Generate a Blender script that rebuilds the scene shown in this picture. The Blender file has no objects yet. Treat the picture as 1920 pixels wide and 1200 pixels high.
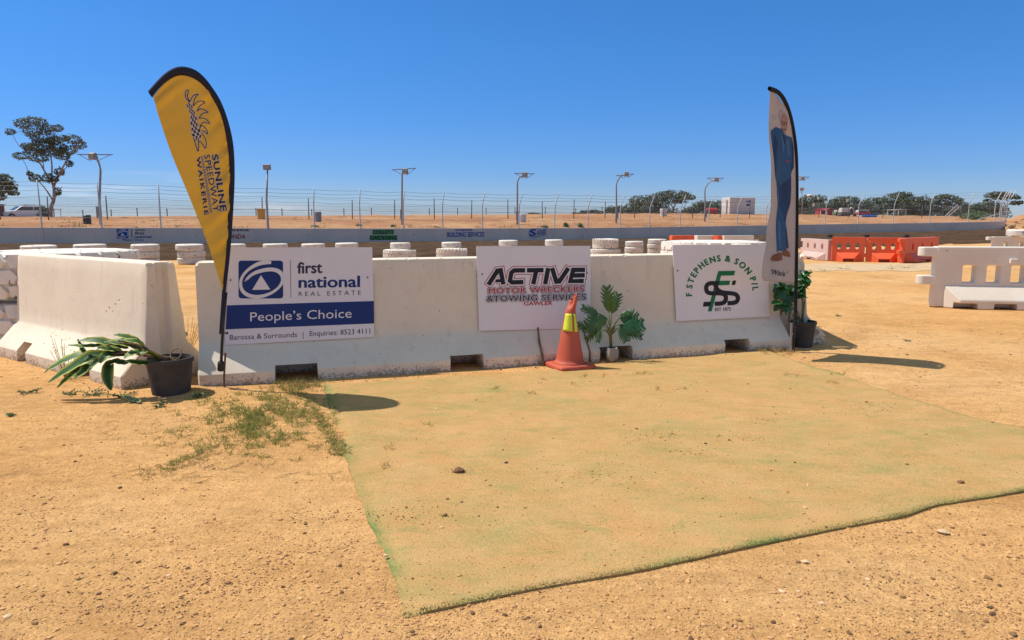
import bpy, bmesh, math, random
from mathutils import Vector, Matrix, Quaternion, noise as mnoise
random.seed(7)
R = math.radians
SC = bpy.context.scene
COL = SC.collection

# ------------------------------------------------------------------ camera, sky, sun, exposure
F = 1331.0                      # focal length in photo pixels (1920 wide)
TH = math.atan(190.0 / F)       # downward pitch; horizon at y = 410
H = 1.5
CT, ST = math.cos(TH), math.sin(TH)
cam = bpy.data.cameras.new('camera'); cam_o = bpy.data.objects.new('camera', cam); COL.objects.link(cam_o)
cam.sensor_width = 36; cam.lens = 36 * F / 1920; cam.clip_start = .05; cam.clip_end = 9000
cam_o.location = (0, 0, H); cam_o.rotation_euler = (math.pi / 2 - TH, 0, 0)
SC.camera = cam_o
SUN = Vector((-.60, .15, 1.0)).normalized()
EL = math.asin(SUN.z); AZ = math.atan2(SUN.x, SUN.y)
wd = bpy.data.worlds.new('World'); SC.world = wd; wd.use_nodes = True
nt = wd.node_tree; nt.nodes.clear()
def N(nt, t, **k):
    n = nt.nodes.new(t)
    for a, b in k.items(): setattr(n, a, b)
    return n
sky = N(nt, 'ShaderNodeTexSky', sky_type='NISHITA', sun_disc=False, sun_elevation=EL, sun_rotation=AZ,
        altitude=60, air_density=1.0, dust_density=0.0, ozone_density=3.5)
hs = N(nt, 'ShaderNodeHueSaturation'); hs.inputs['Saturation'].default_value = 1.15; hs.inputs['Value'].default_value = .95
bg = N(nt, 'ShaderNodeBackground'); bg.inputs['Strength'].default_value = .105
wo = N(nt, 'ShaderNodeOutputWorld')
# thin streaks of cloud low over the horizon on the left
tc = N(nt, 'ShaderNodeTexCoord'); sx = N(nt, 'ShaderNodeSeparateXYZ'); nt.links.new(tc.outputs['Generated'], sx.inputs[0])
mp = N(nt, 'ShaderNodeMapping'); mp.inputs['Scale'].default_value = (6, 6, 70)
nz = N(nt, 'ShaderNodeTexNoise'); nz.inputs['Scale'].default_value = 1.0; nz.inputs['Detail'].default_value = 4
nt.links.new(tc.outputs['Generated'], mp.inputs[0]); nt.links.new(mp.outputs[0], nz.inputs['Vector'])
r1 = N(nt, 'ShaderNodeMapRange'); r1.inputs[1].default_value = .52; r1.inputs[2].default_value = .72
nt.links.new(nz.outputs['Fac'], r1.inputs[0])
r2 = N(nt, 'ShaderNodeMapRange'); r2.inputs[1].default_value = .06; r2.inputs[2].default_value = .03   # elevation fade
nt.links.new(sx.outputs['Z'], r2.inputs[0])
r3 = N(nt, 'ShaderNodeMapRange'); r3.inputs[1].default_value = -.15; r3.inputs[2].default_value = -.4  # only to the left
nt.links.new(sx.outputs['X'], r3.inputs[0])
m1 = N(nt, 'ShaderNodeMath', operation='MULTIPLY'); m2 = N(nt, 'ShaderNodeMath', operation='MULTIPLY'); m3 = N(nt, 'ShaderNodeMath', operation='MULTIPLY')
nt.links.new(r1.outputs[0], m1.inputs[0]); nt.links.new(r2.outputs[0], m1.inputs[1])
nt.links.new(m1.outputs[0], m2.inputs[0]); nt.links.new(r3.outputs[0], m2.inputs[1])
nt.links.new(m2.outputs[0], m3.inputs[0]); m3.inputs[1].default_value = .5
mx = N(nt, 'ShaderNodeMix', data_type='RGBA'); mx.inputs[7].default_value = (7.6, 7.4, 7.6, 1)
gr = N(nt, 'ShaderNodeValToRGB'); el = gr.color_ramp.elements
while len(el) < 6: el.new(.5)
for i_, (p_, c_) in enumerate([(0, (.46, .56, .86)), (.06, (.45, .58, .92)), (.22, (.58, .74, 1.0)), (.34, (.65, .80, 1.03)), (.6, (2.6, 1.9, 1.2)), (1, (2.6, 1.9, 1.2))]): el[i_].position = p_; el[i_].color = (*c_, 1)  # upper stops brighten and warm the unseen overhead sky as added fill light
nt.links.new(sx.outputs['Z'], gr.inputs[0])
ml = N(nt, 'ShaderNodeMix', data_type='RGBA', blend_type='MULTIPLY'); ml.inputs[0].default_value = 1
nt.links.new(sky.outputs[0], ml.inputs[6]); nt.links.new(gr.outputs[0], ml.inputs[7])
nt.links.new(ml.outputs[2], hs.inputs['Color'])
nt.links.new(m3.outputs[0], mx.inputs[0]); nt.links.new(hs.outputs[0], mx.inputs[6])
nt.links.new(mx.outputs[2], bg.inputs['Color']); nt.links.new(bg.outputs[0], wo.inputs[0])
sl = bpy.data.lights.new('sun', 'SUN'); sl.energy = 3.8; sl.angle = R(.53); sl.color = (1, .95, .87)
so = bpy.data.objects.new('sun', sl); COL.objects.link(so); so.location = (-20, 8, 30)
so.rotation_euler = (-SUN).to_track_quat('-Z', 'Y').to_euler()
SC.view_settings.view_transform = 'Standard'; SC.view_settings.look = 'None'
SC.view_settings.exposure = 0.38; SC.view_settings.gamma = 1.0
SC.render.resolution_x = 1024; SC.render.resolution_y = 640

# ------------------------------------------------------------------ placing by sight lines
CAMP = Vector((0, 0, H))
def ray(px, py):
    xc, yc = (px - 960) / F, (600 - py) / F
    return Vector((xc, CT + yc * ST, -ST + yc * CT))
def G(px, py, z=0.0):
    d = ray(px, py); return CAMP + d * ((z - H) / d.z)
def D(px, py, y):
    d = ray(px, py); return CAMP + d * (y / d.y)
def hit(px, py, p, n):
    d = ray(px, py); return CAMP + d * ((p - CAMP).dot(n) / d.dot(n))
def interp(x, xs, ys):
    if x <= xs[0]: return ys[0]
    for i in range(len(xs) - 1):
        if x <= xs[i + 1]:
            t = (x - xs[i]) / (xs[i + 1] - xs[i]); return ys[i] + (ys[i + 1] - ys[i]) * t
    return ys[-1]
def sstep(a, b, x):
    t = max(0, min(1, (x - a) / (b - a))); return t * t * (3 - 2 * t)

# ------------------------------------------------------------------ tagging
def tag(o, label=None, cat=None, group=None, kind=None):
    if label: o['label'] = label
    if cat: o['category'] = cat
    if group: o['group'] = group
    if kind: o['kind'] = kind
    return o
def thing(name, loc, label, cat, group=None, rz=0.0):
    o = bpy.data.objects.new(name, None); COL.objects.link(o); o.location = loc; o.rotation_euler = (0, 0, rz)
    o.empty_display_size = .1
    return tag(o, label, cat, group)
def dup(root, loc=None, rz=None, label=None, group=None, scale=None):
    r = root.copy(); COL.objects.link(r)
    if loc is not None: r.location = loc
    if rz is not None: r.rotation_euler = (0, 0, rz)
    if scale is not None: r.scale = scale
    if label: r['label'] = label
    if group: r['group'] = group
    for ch in list(root.children):
        c = ch.copy(); COL.objects.link(c); c.parent = r
        for g in list(ch.children):
            d = g.copy(); COL.objects.link(d); d.parent = c
    return r

# ------------------------------------------------------------------ mesh builder
class MB:
    def __init__(s): s.v = []; s.f = []; s.a = []
    def add(s, vs, fs, a=0.0):
        k = len(s.v); s.v += [Vector(p) for p in vs]; s.f += [tuple(i + k for i in f) for f in fs]
        s.a += list(a) if isinstance(a, (list, tuple)) else [a] * len(vs)
        return s
    def box(s, c, size, rot=None, taper=1.0):
        x, y, z = [q / 2 for q in size]; vs = []
        for sz in (-1, 1):
            t = taper if sz > 0 else 1
            for sx_, sy in ((-1, -1), (1, -1), (1, 1), (-1, 1)):
                p = Vector((sx_ * x * t, sy * y * t, sz * z))
                if rot: p = rot @ p
                vs.append(Vector(c) + p)
        return s.add(vs, [(3, 2, 1, 0), (4, 5, 6, 7), (0, 1, 5, 4), (1, 2, 6, 5), (2, 3, 7, 6), (3, 0, 4, 7)])
    def tube(s, pts, rad, n=8, cap=True, a=0.0):
        pts = [Vector(p) for p in pts]
        if not isinstance(rad, (list, tuple)): rad = [rad] * len(pts)
        k = len(s.v); up = None
        for i, p in enumerate(pts):
            t = (pts[min(i + 1, len(pts) - 1)] - pts[max(i - 1, 0)]).normalized()
            if up is None:
                up = Vector((0, 0, 1)) if abs(t.z) < .9 else Vector((1, 0, 0))
            x = t.cross(up).normalized(); up = x.cross(t).normalized()
            for j in range(n):
                q = 2 * math.pi * j / n
                s.v.append(p + (x * math.cos(q) + up * math.sin(q)) * rad[i]); s.a.append(a)
        for i in range(len(pts) - 1):
            for j in range(n):
                b = k + i * n; j2 = (j + 1) % n
                s.f.append((b + j, b + j2, b + n + j2, b + n + j))
        if cap:
            s.f.append(tuple(k + j for j in reversed(range(n)))); s.f.append(tuple(k + (len(pts) - 1) * n + j for j in range(n)))
        return s
    def lathe(s, prof, n=32, c=(0, 0, 0), closed=False, wob=0):
        k = len(s.v); c = Vector(c); m = len(prof)
        for j in range(n):
            q = 2 * math.pi * j / n
            for r, z in prof:
                s.v.append(c + Vector((r * math.cos(q), r * math.sin(q), z))); s.a.append(0.0)
        for j in range(n):
            j2 = (j + 1) % n
            for i in range(m if closed else m - 1):
                i2 = (i + 1) % m
                s.f.append((k + j * m + i, k + j2 * m + i, k + j2 * m + i2, k + j * m + i2))
        return s
    def grid(s, rows, a=None):
        k = len(s.v); w = len(rows[0])
        for r in rows: s.v += [Vector(p) for p in r]
        s.a += a if a else [0.0] * (w * len(rows))
        for i in range(len(rows) - 1):
            for j in range(w - 1):
                b = k + i * w + j; s.f.append((b, b + 1, b + w + 1, b + w))
        return s
    def prism(s, poly, vec):
        n = len(poly); vec = Vector(vec); vs = [Vector(p) for p in poly]; vs = vs + [p + vec for p in vs]
        fs = [tuple(reversed(range(n))), tuple(range(n, 2 * n))] + [(i, (i + 1) % n, n + (i + 1) % n, n + i) for i in range(n)]
        return s.add(vs, fs)
    def mesh(s, name, off=None):
        me = bpy.data.meshes.new(name)
        vs = [p - off for p in s.v] if off is not None else s.v
        me.from_pydata([tuple(p) for p in vs], [], s.f)
        if any(s.a):
            at = me.attributes.new('fac', 'FLOAT', 'POINT'); at.data.foreach_set('value', s.a)
        return me
    def build(s, name, m, parent=None, smooth=False, world=True, bevel=0, seg=2, fixn=True, solid=0):
        off = None
        if parent is not None and world:
            off = parent.location.copy()
            if parent.parent is not None: off = off + parent.parent.location
        me = s.mesh(name, off)
        if fixn:
            b = bmesh.new(); b.from_mesh(me); bmesh.ops.recalc_face_normals(b, faces=b.faces[:]); b.to_mesh(me); b.free()
        me.materials.append(m)
        if smooth:
            me.polygons.foreach_set('use_smooth', [True] * len(me.polygons))
        o = bpy.data.objects.new(name, me); COL.objects.link(o)
        if parent is not None: o.parent = parent
        if solid:
            q = o.modifiers.new('solid', 'SOLIDIFY'); q.thickness = solid
        if bevel:
            q = o.modifiers.new('bevel', 'BEVEL'); q.width = bevel; q.segments = seg; q.limit_method = 'ANGLE'; q.angle_limit = R(35)
        return o
def smooth_angle(o, ang=35):
    me = o.data; me.polygons.foreach_set('use_smooth', [True] * len(me.polygons))
    me.set_sharp_from_angle(angle=R(ang))
    return o
def cut(o, cutters):
    """take boxes out of a mesh for good"""
    for c in cutters:
        me = c.mesh('cut'); b = bmesh.new(); b.from_mesh(me); bmesh.ops.recalc_face_normals(b, faces=b.faces[:]); b.to_mesh(me); b.free()
        co = bpy.data.objects.new('cut', me); COL.objects.link(co); co.parent = o.parent
        q = o.modifiers.new('cut', 'BOOLEAN'); q.object = co; q.operation = 'DIFFERENCE'; q.solver = 'EXACT'
        dg = bpy.context.evaluated_depsgraph_get(); dg.update()
        nm = bpy.data.meshes.new_from_object(o.evaluated_get(dg))
        o.modifiers.clear(); o.data = nm
        bpy.data.objects.remove(co)
    return o

# ------------------------------------------------------------------ materials
def base_mat(name):
    m = bpy.data.materials.new(name); m.use_nodes = True
    t = m.node_tree; return m, t, t.nodes['Principled BSDF']
def ramp(t, fac, stops):
    r = N(t, 'ShaderNodeValToRGB'); e = r.color_ramp.elements
    while len(e) < len(stops): e.new(.5)
    for i, (p, c) in enumerate(stops):
        e[i].position = p; e[i].color = (c[0], c[1], c[2], 1) if not isinstance(c, (int, float)) else (c, c, c, 1)
    t.links.new(fac, r.inputs[0]); return r
def nzn(t, vec, scale, detail=4, rough=.55, dist=0):
    n = N(t, 'ShaderNodeTexNoise'); n.inputs['Scale'].default_value = scale; n.inputs['Detail'].default_value = detail
    n.inputs['Roughness'].default_value = rough; n.inputs['Distortion'].default_value = dist
    t.links.new(vec, n.inputs['Vector']); return n
def mixc(t, fac, a, b, mode='MIX'):
    x = N(t, 'ShaderNodeMix', data_type='RGBA', blend_type=mode)
    if isinstance(fac, (int, float)): x.inputs[0].default_value = fac
    else: t.links.new(fac, x.inputs[0])
    for i, c in ((6, a), (7, b)):
        if isinstance(c, (tuple, list)): x.inputs[i].default_value = (c[0], c[1], c[2], 1)
        else: t.links.new(c, x.inputs[i])
    return x.outputs[2]
def mth(t, op, a, b=None):
    x = N(t, 'ShaderNodeMath', operation=op)
    for i, c in enumerate((a, b)):
        if c is None: continue
        if isinstance(c, (int, float)): x.inputs[i].default_value = c
        else: t.links.new(c, x.inputs[i])
    return x.outputs[0]
def pm(name, c1, c2=None, scale=6, rough=.7, bump=0, bscale=40, spots=None, spec=.3, metal=0, trans=0):
    m, t, b = base_mat(name)
    tcn = N(t, 'ShaderNodeTexCoord'); v = tcn.outputs['Object']
    if c2 is None: c2 = tuple(x * .82 for x in c1)
    n = nzn(t, v, scale, 5); col = ramp(t, n.outputs['Fac'], [(.35, c1), (.68, c2)]).outputs[0]
    if spots:
        sc, ss, th = spots
        n2 = nzn(t, v, ss, 3, .6); f = ramp(t, n2.outputs['Fac'], [(th, 0.0), (th + .04, 1.0)]).outputs[0]
        col = mixc(t, f, col, sc)
    t.links.new(col, b.inputs['Base Color'])
    b.inputs['Roughness'].default_value = rough; b.inputs['Metallic'].default_value = metal
    b.inputs['Specular IOR Level'].default_value = spec
    if bump:
        nb = nzn(t, v, bscale, 6, .6); bp = N(t, 'ShaderNodeBump'); bp.inputs['Strength'].default_value = bump; bp.inputs['Distance'].default_value = .02
        t.links.new(nb.outputs['Fac'], bp.inputs['Height']); t.links.new(bp.outputs[0], b.inputs['Normal'])
    if trans:
        o = t.nodes['Material Output']; tr = N(t, 'ShaderNodeBsdfTranslucent'); ms = N(t, 'ShaderNodeMixShader'); ms.inputs[0].default_value = trans
        t.links.new(col, tr.inputs['Color']); t.links.new(b.outputs[0], ms.inputs[1]); t.links.new(tr.outputs[0], ms.inputs[2]); t.links.new(ms.outputs[0], o.inputs[0])
    return m
def dirt_mat(name, stops, pebble=1.0, dark=.35, big=.35, bumpd=.032):
    m, t, b = base_mat(name)
    v = N(t, 'ShaderNodeTexCoord').outputs['Object']
    a = nzn(t, v, big, 6, .6, .4); col = ramp(t, a.outputs['Fac'], stops).outputs[0]
    # mottling: broad worn and loose areas, drag marks, lumps and grit
    w0 = nzn(t, v, .9, 5, .6, .8); col = mixc(t, .8, col, ramp(t, w0.outputs['Fac'], [(.32, (.80, .76, .72)), (.5, (1, 1, 1)), (.7, (1.10, 1.10, 1.12))]).outputs[0], 'MULTIPLY')
    mpd = N(t, 'ShaderNodeMapping'); mpd.inputs['Scale'].default_value = (1.3, 7, 1); mpd.inputs['Rotation'].default_value = (0, 0, .22); t.links.new(v, mpd.inputs[0])
    dr = nzn(t, mpd.outputs[0], 1.6, 6, .7, .6); col = mixc(t, .7, col, ramp(t, dr.outputs['Fac'], [(.34, (.80, .77, .73)), (.52, (1, 1, 1)), (.7, (1.08, 1.08, 1.08))]).outputs[0], 'MULTIPLY')
    c = nzn(t, v, 11, 7, .75); col = mixc(t, .6, col, ramp(t, c.outputs['Fac'], [(.3, (.66, .63, .60)), (.68, (1.18, 1.16, 1.13))]).outputs[0], 'MULTIPLY')
    fine = nzn(t, v, 62, 5, .8); col = mixc(t, .75, col, ramp(t, fine.outputs['Fac'], [(.32, (.56, .51, .46)), (.50, (1, 1, 1)), (.66, (1.2, 1.2, 1.2))]).outputs[0], 'MULTIPLY')
    # brown crusty stains with a shape of their own
    mpn = N(t, 'ShaderNodeMapping'); mpn.inputs['Scale'].default_value = (1, 1.7, 1); t.links.new(v, mpn.inputs[0])
    st = nzn(t, mpn.outputs[0], 1.9, 7, .68, .6); f = ramp(t, st.outputs['Fac'], [(.615, 0.0), (.71, 1.0)]).outputs[0]
    gr = nzn(t, v, 60, 3, .8); f = mth(t, 'MULTIPLY', f, ramp(t, gr.outputs['Fac'], [(.42, 0.1), (.55, 1.0)]).outputs[0])
    col = mixc(t, mth(t, 'MULTIPLY', f, dark), col, (.20, .125, .07))
    # pale and dark pebbles
    vo = N(t, 'ShaderNodeTexVoronoi'); vo.inputs['Scale'].default_value = 42; t.links.new(v, vo.inputs['Vector'])
    sel = N(t, 'ShaderNodeSeparateColor'); t.links.new(vo.outputs['Color'], sel.inputs[0])
    near = ramp(t, vo.outputs['Distance'], [(.16, 1.0), (.30, 0.0)]).outputs[0]
    lightp = mth(t, 'MULTIPLY', mth(t, 'GREATER_THAN', sel.outputs[0], .93), near)
    darkp = mth(t, 'MULTIPLY', mth(t, 'LESS_THAN', sel.outputs[0], .05), near)
    col = mixc(t, mth(t, 'MULTIPLY', lightp, .6 * pebble), col, (.72, .52, .30)); col = mixc(t, mth(t, 'MULTIPLY', darkp, .6 * pebble), col, (.22, .13, .07))
    t.links.new(col, b.inputs['Base Color']); b.inputs['Roughness'].default_value = .95; b.inputs['Specular IOR Level'].default_value = .08
    h = mth(t, 'ADD', mth(t, 'ADD', mth(t, 'MULTIPLY', c.outputs['Fac'], 1.3), mth(t, 'MULTIPLY', fine.outputs['Fac'], .6)), mth(t, 'MULTIPLY', dr.outputs['Fac'], 1.2))
    h = mth(t, 'ADD', h, mth(t, 'MULTIPLY', mth(t, 'ADD', lightp, darkp), .25))
    mid = nzn(t, v, 34, 5, .65); h = mth(t, 'ADD', h, mth(t, 'MULTIPLY', mid.outputs['Fac'], .8))
    bp = N(t, 'ShaderNodeBump'); bp.inputs['Strength'].default_value = .65; bp.inputs['Distance'].default_value = bumpd
    t.links.new(h, bp.inputs['Height']); t.links.new(bp.outputs[0], b.inputs['Normal'])
    return m
M = {}
M['ground'] = dirt_mat('sandy_dirt', [(.3, (.67, .355, .132)), (.5, (.715, .408, .166)), (.72, (.76, .48, .228))], dark=.8)
M['bank'] = dirt_mat('red_bank_dirt', [(.3, (.44, .21, .10)), (.5, (.54, .28, .14)), (.7, (.64, .39, .21))], big=.12, bumpd=.06)
M['track'] = dirt_mat('tilled_track_soil', [(.3, (.060, .034, .018)), (.5, (.095, .055, .030)), (.7, (.14, .084, .046))], big=.5, bumpd=.05, dark=.6)
M['concrete_strip'] = pm('pale_concrete', (.60, .42, .25), (.52, .35, .19), 1.2, .9, .3, 30)

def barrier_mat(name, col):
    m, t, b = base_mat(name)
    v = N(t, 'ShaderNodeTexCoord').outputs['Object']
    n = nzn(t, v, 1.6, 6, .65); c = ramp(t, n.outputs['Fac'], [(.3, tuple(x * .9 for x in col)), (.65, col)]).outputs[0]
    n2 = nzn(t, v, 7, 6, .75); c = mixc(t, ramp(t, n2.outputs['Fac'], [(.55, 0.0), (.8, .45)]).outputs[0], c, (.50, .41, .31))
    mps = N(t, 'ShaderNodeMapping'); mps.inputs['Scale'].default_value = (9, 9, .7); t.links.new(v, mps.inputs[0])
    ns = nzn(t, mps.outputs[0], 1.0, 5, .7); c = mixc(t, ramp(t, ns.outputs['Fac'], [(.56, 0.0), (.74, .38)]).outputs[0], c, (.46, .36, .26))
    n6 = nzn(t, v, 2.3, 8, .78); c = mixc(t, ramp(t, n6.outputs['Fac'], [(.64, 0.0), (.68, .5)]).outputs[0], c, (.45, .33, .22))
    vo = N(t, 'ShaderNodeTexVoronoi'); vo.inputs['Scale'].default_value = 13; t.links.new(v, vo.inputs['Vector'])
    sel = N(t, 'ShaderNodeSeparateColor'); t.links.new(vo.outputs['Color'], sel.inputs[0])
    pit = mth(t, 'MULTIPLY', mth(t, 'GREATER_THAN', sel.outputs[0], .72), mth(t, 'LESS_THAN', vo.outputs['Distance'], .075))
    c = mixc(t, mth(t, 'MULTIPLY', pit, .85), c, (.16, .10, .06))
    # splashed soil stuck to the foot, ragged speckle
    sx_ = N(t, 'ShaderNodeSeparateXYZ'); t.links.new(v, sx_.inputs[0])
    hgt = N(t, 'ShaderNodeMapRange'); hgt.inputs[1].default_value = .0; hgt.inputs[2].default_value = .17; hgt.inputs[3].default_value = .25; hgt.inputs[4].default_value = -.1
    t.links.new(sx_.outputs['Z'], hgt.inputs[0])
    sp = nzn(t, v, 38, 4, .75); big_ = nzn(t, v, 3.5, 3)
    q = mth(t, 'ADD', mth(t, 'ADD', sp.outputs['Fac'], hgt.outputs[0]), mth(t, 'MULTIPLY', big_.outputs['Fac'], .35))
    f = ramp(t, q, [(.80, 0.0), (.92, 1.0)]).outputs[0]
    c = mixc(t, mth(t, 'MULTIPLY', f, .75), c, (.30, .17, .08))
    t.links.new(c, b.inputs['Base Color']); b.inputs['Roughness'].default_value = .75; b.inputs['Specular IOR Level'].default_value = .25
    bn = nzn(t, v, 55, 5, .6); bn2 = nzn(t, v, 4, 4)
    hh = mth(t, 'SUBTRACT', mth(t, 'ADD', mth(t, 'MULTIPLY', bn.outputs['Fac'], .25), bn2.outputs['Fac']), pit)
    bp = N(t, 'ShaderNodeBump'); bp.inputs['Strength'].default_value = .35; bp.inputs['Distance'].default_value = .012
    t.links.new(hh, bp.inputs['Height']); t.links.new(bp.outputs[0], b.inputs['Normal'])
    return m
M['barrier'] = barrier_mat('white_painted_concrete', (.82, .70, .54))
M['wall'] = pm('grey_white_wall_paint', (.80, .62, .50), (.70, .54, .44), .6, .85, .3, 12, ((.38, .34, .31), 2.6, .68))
M['sign'] = pm('white_sign_sheet', (.80, .74, .73), (.77, .71, .70), 2, .35, 0)
M['white_tyre'] = pm('white_painted_rubber', (.80, .73, .65), (.66, .60, .52), 5, .7, .3, 60, ((.13, .11, .095), 12, .63))
M['plastic_white'] = pm('aged_white_plastic', (.78, .69, .58), (.70, .60, .48), 1.5, .5, .1, 20, ((.45, .36, .26), 6, .70))
M['plastic_orange'] = pm('orange_plastic', (.80, .135, .05), (.72, .11, .04), 1.5, .45, .05, 20, ((.45, .08, .03), 4, .70))
M['plastic_pink'] = pm('faded_pink_plastic', (.62, .44, .38), (.56, .38, .32), 2, .55)
M['galv'] = pm('galvanised_steel', (.36, .33, .30), (.26, .24, .22), 8, .5, 0, metal=.25)
M['post_white'] = pm('white_painted_steel', (.72, .70, .68), (.6, .58, .55), 4, .55)
M['dark_steel'] = pm('dark_steel', (.09, .085, .08), (.13, .12, .11), 8, .6)
M['rust'] = pm('rusty_steel', (.13, .075, .05), (.20, .11, .07), 15, .8)
M['cable'] = pm('wire_cable', (.16, .18, .21), (.22, .24, .27), 8, .6)
M['black'] = pm('black_plastic', (.025, .024, .024), (.045, .042, .04), 10, .5, .1, 60)
M['pot'] = pm('dusty_black_pot', (.045, .040, .037), (.085, .070, .058), 6, .7, .15, 40)
M['potwhite'] = pm('pale_grey_pot', (.36, .31, .26), (.27, .23, .19), 12, .8)
M['soil'] = pm('potting_soil', (.07, .04, .025), (.15, .09, .05), 30, .95, .8, 60)
M['cone'] = pm('faded_orange_cone', (.55, .115, .062), (.47, .09, .05), 4, .6, .12, 50, ((.42, .14, .08), 9, .66))
M['hivis'] = pm('hi_vis_yellow', (.72, .78, .05), (.62, .68, .06), 6, .5)
M['leaf'] = pm('leaf_green', (.042, .11, .026), (.075, .17, .042), 9, .38, 0, spec=.5, trans=.22)
M['leafdark'] = pm('dark_leaf_green', (.022, .10, .028), (.045, .15, .045), 8, .35, 0, spec=.5, trans=.18)
M['grass'] = pm('grass_green', (.25, .28, .06), (.40, .37, .12), 6, .7, 0, trans=.3)
M['straw'] = pm('dry_grass', (.50, .35, .14), (.38, .27, .11), 8, .8, 0, trans=.25)
M['stem'] = pm('plant_stem', (.12, .16, .05), (.20, .17, .07), 10, .7)
M['twig'] = pm('dry_twig', (.17, .10, .06), (.28, .18, .10), 14, .9)
M['bark'] = pm('gum_bark', (.20, .15, .12), (.36, .30, .25), 3, .9)
M['gum'] = pm('gum_leaves', (.11, .125, .07), (.19, .20, .12), .8, .6, 0, trans=.2)
M['gum_far'] = pm('far_gum_leaves', (.095, .108, .062), (.155, .165, .105), .3, .7, 0, trans=.15)
M['bush'] = pm('saltbush_green', (.13, .19, .075), (.19, .24, .11), 2, .8)
def cloth(name, c, tr=.35): return pm(name, c, tuple(x * .93 for x in c), 3, .75, 0, trans=tr)
M['yellow'] = cloth('gold_flag_cloth', (.75, .53, .11), .44)
M['navy_cloth'] = cloth('navy_sleeve_cloth', (.018, .022, .045), .05)
M['grey_cloth'] = pm('pale_flag_cloth', (.56, .51, .49), (.50, .46, .45), 3, .8, 0, 40, ((.40, .41, .47), 3.5, .62), trans=.25)
M['black_cloth'] = cloth('black_sleeve_cloth', (.015, .015, .018), .05)
def ink(name, c, tr=0): return pm(name, c, tuple(x * .95 for x in c), 4, .5, 0, trans=tr)
M['ink_navy'] = ink('navy_print', (.012, .035, .16)); M['ink_white'] = ink('white_print', (.80, .74, .73)); M['ink_black'] = ink('black_print', (.016, .016, .022))
M['ink_char'] = ink('charcoal_print', (.035, .038, .055)); M['ink_red'] = ink('red_print', (.42, .025, .03)); M['ink_green'] = ink('green_print', (.01, .17, .07))
M['ink_blue'] = ink('blue_paint', (.02, .09, .32)); M['ink_lgreen'] = ink('light_green_paint', (.13, .34, .06)); M['ink_dgreen'] = ink('dark_paint', (.02, .045, .05))
M['fl_navy'] = ink('flag_navy_print', (.016, .018, .05), .1); M['fl_white'] = ink('flag_white_print', (.70, .64, .60), .3)
M['fl_blue'] = ink('overall_blue_print', (.035, .13, .30), .3); M['fl_dblue'] = ink('overall_shadow_print', (.018, .06, .17), .25); M['fl_lblue'] = ink('overall_light_print', (.07, .20, .40), .3)
M['fl_skin'] = ink('skin_print', (.50, .27, .20), .25); M['fl_boot'] = ink('boot_print', (.24, .10, .055), .25); M['fl_hair'] = ink('hair_print', (.52, .46, .46), .25); M['fl_red'] = ink('pocket_red_print', (.5, .05, .03), .2)
M['car'] = pm('white_car_paint', (.76, .76, .77), (.72, .72, .73), 2, .3); M['glass'] = pm('dark_glass', (.03, .035, .04), (.05, .055, .06), 4, .12, spec=.6)
M['tyre_black'] = pm('tyre_rubber', (.03, .03, .03), (.05, .05, .05), 8, .8)
M['bin_yellow'] = pm('yellow_bin_plastic', (.62, .33, .03), (.55, .29, .03), 4, .5); M['bin_grey'] = pm('grey_drum', (.20, .21, .22), (.26, .27, .28), 4, .6)
M['cream'] = pm('cream_paint', (.66, .60, .52), (.56, .50, .43), 2, .7); M['red_paint'] = pm('red_paint', (.42, .04, .035), (.36, .05, .04), 2, .5)
M['box_white'] = pm('trailer_white', (.66, .62, .58), (.58, .54, .50), .5, .6); M['brick'] = pm('rust_shed', (.20, .085, .05), (.14, .06, .04), 1, .8)
M['blue_plastic'] = pm('blue_plastic', (.03, .13, .42), (.03, .10, .35), 2, .5); M['lamp_face'] = pm('lamp_glass', (.45, .42, .38), (.36, .33, .3), 6, .3)
M['rock'] = pm('pale_rock', (.52, .34, .18), (.36, .22, .11), 2, .95, .6, 8)

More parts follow.
